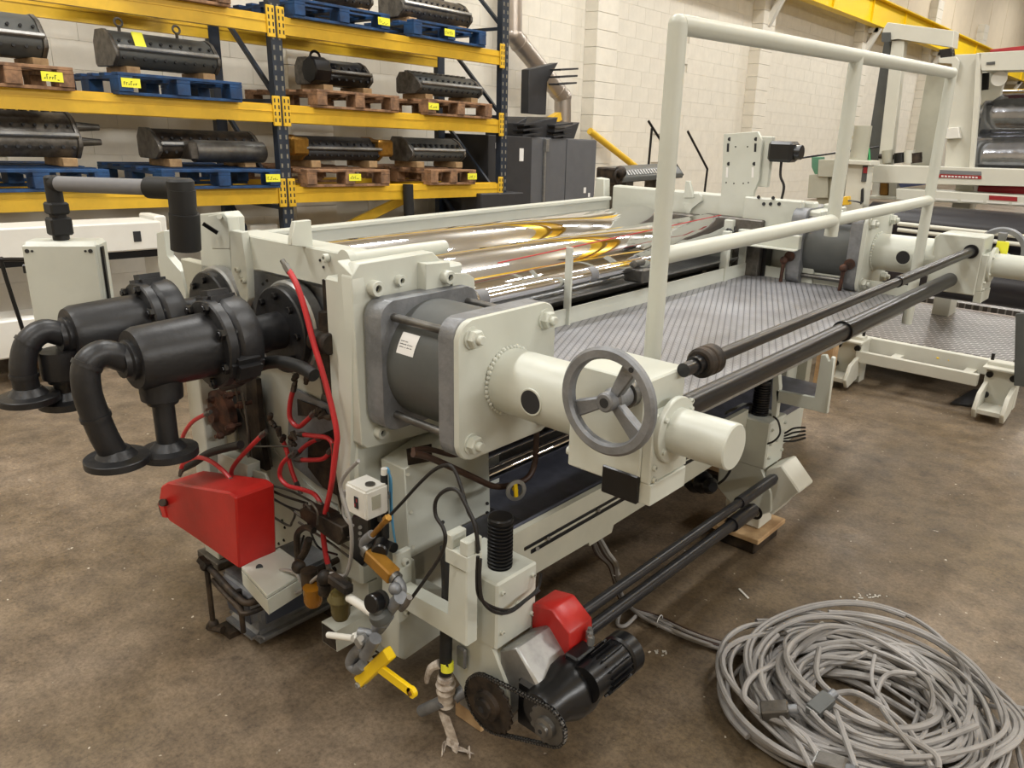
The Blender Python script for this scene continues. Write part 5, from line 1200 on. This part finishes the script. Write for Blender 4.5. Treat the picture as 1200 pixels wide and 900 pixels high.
sp('long_lever', MB().cyl(P(925, 187, Y=6.3), P(1030, 172, Y=6.6), .008, 8).sphere(P(925, 187, Y=6.3), .014, 8), BLACKG)
es = strip('switch_box', [(984, 231), (994, 230), (995, 240), (984, 241)], 6.2, .05, YEL); sp('stop_button', MB().cyl(P(984, 236, Y=6.2), P(976, 236, Y=6.18), .028, 16), RED, es)
sp('stop_lead', MB().tube([P(994, 235, Y=6.2), P(1003, 236, Y=6.2), P(1010, 238, Y=6.2)], .006, 6, 3), BLACKG, es)
for i, pts in enumerate(([(1008, 165), (1017, 172), (1019, 190)], [(1005, 175), (1013, 178), (1016, 190)])): sp('green_airline', MB().tube([P(a, b, Y=6.4) for a, b in pts], .008, 6, 5), mat('green_hose', (60, 170, 100), .4))
sp('yellow_pipe', MB().tube([P(997, 160, Y=6.6), P(1006, 168, Y=6.6), P(1008, 190, Y=6.6)], .01, 6, 4), YEL)
for k, (a, m) in enumerate(((1040, CREAMD), (1054, BLACKG), (1066, CREAML), (1074, GRIME))):
    sp('valve', MB().cyl(P(a, 191, Y=6.8), P(a, 176 + 3 * (k % 2), Y=6.8), .04, 12), m)
sp('valve_rail', MB().cyl(P(1030, 183, Y=6.82), P(1080, 186, Y=6.82), .018, 10), GRIME)
# portal
strip('portal_column', [(1036, 48), (1049, 48), (1032, 200), (1012, 200)], 6.9, .02, CASTD, None, .003); strip('portal_column', [(1045, 48), (1060, 48), (1043, 200), (1028, 200)], 6.82, .08, CREAML)
strip('portal_arm', [(1040, 26), (1118, 36), (1116, 56), (1053, 45), (1036, 48), (1034, 36)], 6.8, .14, CREAML)
strip('dark_cap', [(1033, 38), (1043, 38), (1043, 49), (1033, 49)], 6.78, .02, CASTD, None, 0)
# main frame of the winder side
strip('frame_panel', [(1086, 85), (1110, 82), (1098, 200), (1066, 200)], 7.0, .05, CREAMD)
strip('frame_panel', [(1119, 64), (1146, 63), (1140, 200), (1106, 200)], 6.65, .06, CREAML)
strip('frame_edge', [(1144, 62), (1150, 62), (1147, 120), (1140, 200), (1135, 200)], 6.6, .05, CREAML)
strip('top_beam', [(1147, 62), (1215, 58), (1215, 82), (1150, 83)], 6.6, .25, CREAML)
strip('beam_slot', [(1156, 73), (1166, 72), (1166, 75.5), (1156, 76)], 6.595, .004, CASTD, None, 0)
strip('red_sheet', [(1160, 58), (1215, 52), (1215, 58), (1160, 61)], 6.8, .2, REDW)
strip('dark_slot', [(1151, 86), (1159, 85), (1158, 105), (1150, 106)], 6.75, .02, BLACKG, None, 0); strip('inner_frame', [(1150, 84), (1180, 84), (1172, 112), (1160, 120), (1150, 130)], 6.85, .05, CREAML)
strip('yellow_bar', [(1172, 105), (1215, 104), (1215, 111), (1172, 112)], 7.6, .05, YEL); sp('end_cap', MB().cyl(P(1171, 92, Y=6.7), P(1171, 92, Y=6.66), .05, 16), WHITEP)
strip('guide_block', [(1108, 150), (1123, 149), (1125, 162), (1107, 163)], 6.6, .05, WHITEP); strip('guide_arm', [(1100, 68), (1120, 66), (1124, 72), (1120, 92), (1116, 92), (1116, 74), (1100, 74)], 6.6, .03, CREAML)
sp('servo', MB().plY([(1100, 58), (1115, 56), (1116, 66), (1102, 68)], 6.6, .08, .004), BLACKG)
o = sp('film_drum', MB().cyl(P(1152, 138, Y=7.0), P(1260, 138, Y=7.0), .19, 44, ch=.03), FILM, label='film-wrapped chrome drum'); o = sp('film_drum', MB().cyl(P(1140, 186, Y=6.9), P(1260, 186, Y=6.9), .19, 44, ch=.03), FILM, label='film-wrapped chrome drum')
# small goods standing between the beams
for nm, pts, m, lab, cat_ in (('white_canister', [(1023, 209), (1031, 209), (1030, 230), (1021, 230)], WHITEP, 'white canister left of the amber bottle on the second machine', 'container'),
                        ('amber_bottle', [(1034, 208), (1039, 208), (1040, 213), (1040, 229), (1031, 229), (1032, 213)], AMBER, 'amber bottle standing on the second machine', 'bottle'),
                        ('white_box', [(1042, 209), (1052, 211), (1050, 230), (1041, 230)], WHITEP, 'white box right of the amber bottle on the second machine', 'box'),
                        ('blue_folder', [(1052, 213), (1081, 209), (1081, 217), (1055, 220)], mat('blue_paper', (110, 120, 170), .6), 'blue folder and papers lying on the second machine', 'folder')):
    o = new_obj(nm, MB().plY(pts, 6.72, .08, .004), m); tag(o, lab, cat_)
strip('goods_shelf', [(1018, 229.5), (1090, 233), (1090, 236), (1018, 233)], 6.6, .35)
# walkway in front
sp('tread_platform', MB().box(-2.2, -.86, 5.66, 7.05, .275, .30), TREADD, label='worn tread plate platform')
sp('tread_platform', MB().box(-2.4, 1.0, 7.1, 8.4, .30, .34), TREADD)
for (y, z0, z1) in ((5.6, .20, .30),): sp('platform_rail', MB().box(-2.2, -.86, y, y + .05, z0, z1, .004))
sp('base_rail', MB().box(-1.72, -.98, 5.40, 5.44, .17, .245, .003)); sp('base_rail', MB().box(-1.72, -.98, 5.9, 5.94, .17, .235, .003))
for x in (-1.5, -1.06): sp('base_rung', MB().box(x - .03, x + .03, 5.44, 5.9, .2, .225, .002))
mb = MB().tube([V((-1.3, 5.7, .23)), V((-1.27, 5.6, .25)), V((-1.22, 5.65, .24)), V((-1.2, 5.6, .25))], .006, 6, 4); sp('yellow_lead', mb, YELT)
def foot(x):
    f = sp('floor_bracket', MB().box(x - .09, x + .09, 5.42, 5.5, .06, .34, .005).box(x - .10, x + .10, 5.36, 5.56, .30, .315, .003))
    for s in (-.075, .075):
        sp('cheek', MB().prism([(x + s - .012, 5.42, .05), (x + s - .012, 5.26, .02), (x + s - .012, 5.22, .08), (x + s - .012, 5.28, .17), (x + s - .012, 5.42, .21)], (.024, 0, 0), .002), None, f)
        sp('slot_bolt', MB().cyl((x + s * .85, 5.42, .26), (x + s * .85, 5.405, .26), .02, 12).cyl((x + s * .85, 5.42, .13), (x + s * .85, 5.405, .13), .02, 12), BLACKG, f)
        sp('stud', MB().cyl((x + s, 5.46, .3), (x + s, 5.46, .38), .01, 8), BLACKG, f)
    sp('foot_web', MB().box(x - .07, x + .07, 5.25, 5.42, .05, .08, .003), None, f)
foot(-.86); foot(-1.78)
for q in ((-1.85, -1.7, 5.5, 5.6, 0, .3), (-.95, -.8, 5.5, 5.6, 0, .3), (-.5, .4, 5.9, 6.5, 0, .9), (-2.3, -2.2, 6.2, 6.4, 0, 1.0), (-1.62, -1.5, 6.7, 6.9, 0, 1.4)): sp('support_leg', MB().box(*q, .004))
sp('side_door', MB().plY([(1190, 368), (1215, 366), (1215, 455), (1188, 452)], 5.3, .03, .003), CASTD)
for (a, lab) in ((((1113, 474), (1160, 480), (1183, 462), (1140, 458)), 'dark rubber mat under the right foot of the second machine'), (((975, 436), (985, 442), (1015, 432), (1000, 424)), 'dark rubber mat under the left foot of the second machine')):
    o = new_obj('rubber_mat', MB().plZ(a, .001, .014, .002), GREYD); tag(o, lab, 'mat')

# ---- clutter by the racking
SHEAR[:] = SK
t = empty('long_panel_box', (-5.4, 3, -.2), 'long white equipment cover behind the control box under the rack', 'cover')
A, B = P(-40, 262, X=-5.5), P(188, 250, X=-5.5)
new_obj('upper_cover', MB().box(-5.8, -5.5, A.y, B.y, .73, .92, .01), WHITEP, t); new_obj('lower_cover', MB().box(-5.8, -5.5, A.y, B.y, .12, .36, .01), WHITEP, t)
new_obj('shadow_gap', MB().box(-5.75, -5.52, A.y, B.y, .68, .725, .002), BLACKG, t); new_obj('end_support', MB().box(-5.8, -5.55, B.y - .02, B.y + .06, -.2, .95, .01), WHITEP, t)
new_obj('end_support', MB().box(-5.75, -5.55, .9, 1.05, -.2, .73, .01), WHITEP, t)
new_obj('switch_socket', MB().box(-5.5, -5.497, P(153, 252, X=-5.5).y, P(162, 252, X=-5.5).y, .79, .86), INK, t)
t = empty('machine_cover', (-6.3, 2.2, -.2), 'white cover panel standing beneath the lowest yellow beam', 'cover')
new_obj('panel', MB().box(-6.32, -6.25, P(290, 262, X=-6.3).y, P(322, 262, X=-6.3).y, -.2, .76, .01), WHITEP, t)
t = empty('long_pallet', (-5.6, .9, 0), 'wooden pallet on the floor at the left edge', 'pallet')
for k in range(2): new_obj('board', MB().box(-6.6 + k * .4, -6.25 + k * .4, .2, 1.86, .12, .145, .003), WOOD, t)
new_obj('stringer', MB().box(-6.6, -5.85, 1.74, 1.86, -.1, .12, .004), WOOD, t); new_obj('stringer', MB().box(-6.6, -5.85, .9, 1.0, -.1, .12, .004), WOOD, t)
t = empty('black_wire_stand', P(770, 200, X=-4.2), 'thin black bent rod stand behind the rolls', 'stand')
SHEAR[:] = (0, 0)
for pts in (((758, 216), (764, 150)), ((760, 142), (800, 205)), ((806, 154), (829, 198)), ((829, 198), (826, 222))):
    new_obj('rod', MB().cyl(P(*pts[0], X=-4.0), P(*pts[1], X=-4.0), .011, 8), BLACKG, t)
for a in ((758, 216), (826, 222)):
    q = P(*a, X=-4.0); new_obj('rod', MB().cyl((q.x, q.y, 0), q, .011, 8), BLACKG, t)
t = empty('ribbed_unit', P(750, 215, X=-3.6), 'grey roller unit with rows of slots behind the far cream beam', 'machine part')
q0, q1 = P(728, 212, X=-3.6), P(800, 212, X=-3.6)
new_obj('body', MB().prism([(-3.6, q0.y, 1.22), (-3.6, q0.y, 1.26), (-3.66, q0.y, 1.315), (-3.8, q0.y, 1.33), (-3.85, q0.y, 1.22)], (0, q1.y - q0.y, 0), .006), CASTD, t)
mb = MB()
for k in range(18):
    y = q0.y + .12 + k * (q1.y - q0.y - .2) / 18; mb.obox((-3.628, y, 1.29), (.005, .022, .045), (1, 0, 1), (0, 1, 0))
new_obj('slot_row', mb, GALV, t)['kind'] = 'stuff'
new_obj('end_cluster', MB().sphere((-3.6, q0.y - .02, 1.30), .05, 10).box(-3.8, -3.6, q0.y - .06, q0.y, 1.2, 1.33, .01).torus((-3.6, q0.y - .04, 1.27), (1, 0, 0), .05, .012, 14, 6), GRIME, t)
for yy in (q0.y + .1, q1.y - .2): new_obj('stand', MB().box(-3.85, -3.62, yy, yy + .1, 0, 1.22), STEELD, t)
wb = part('beam_lamp_bracket', MB().plY([(800, 238), (815, 238), (818, 226), (822, 230), (822, 236), (810, 244), (806, 256), (802, 244)], 4.02, .05, .003).plY([(803, 212), (808, 212), (813, 232), (801, 232)], 4.03, .02, .003), CREAM)
part('pull_cord', MB().cyl(P(805, 268, Y=3.9), P(845, 252, Y=4.0), .0025, 6).cyl((-2.9 + 1.05, 2.0, 1.22), P(845, 252, Y=4.0), .0025, 6), REDH)
part('beam_end_plate', MB().plY([(698, 208), (708, 210), (708, 245), (690, 243), (697, 228)], 4.0, .06, .004), CREAM)
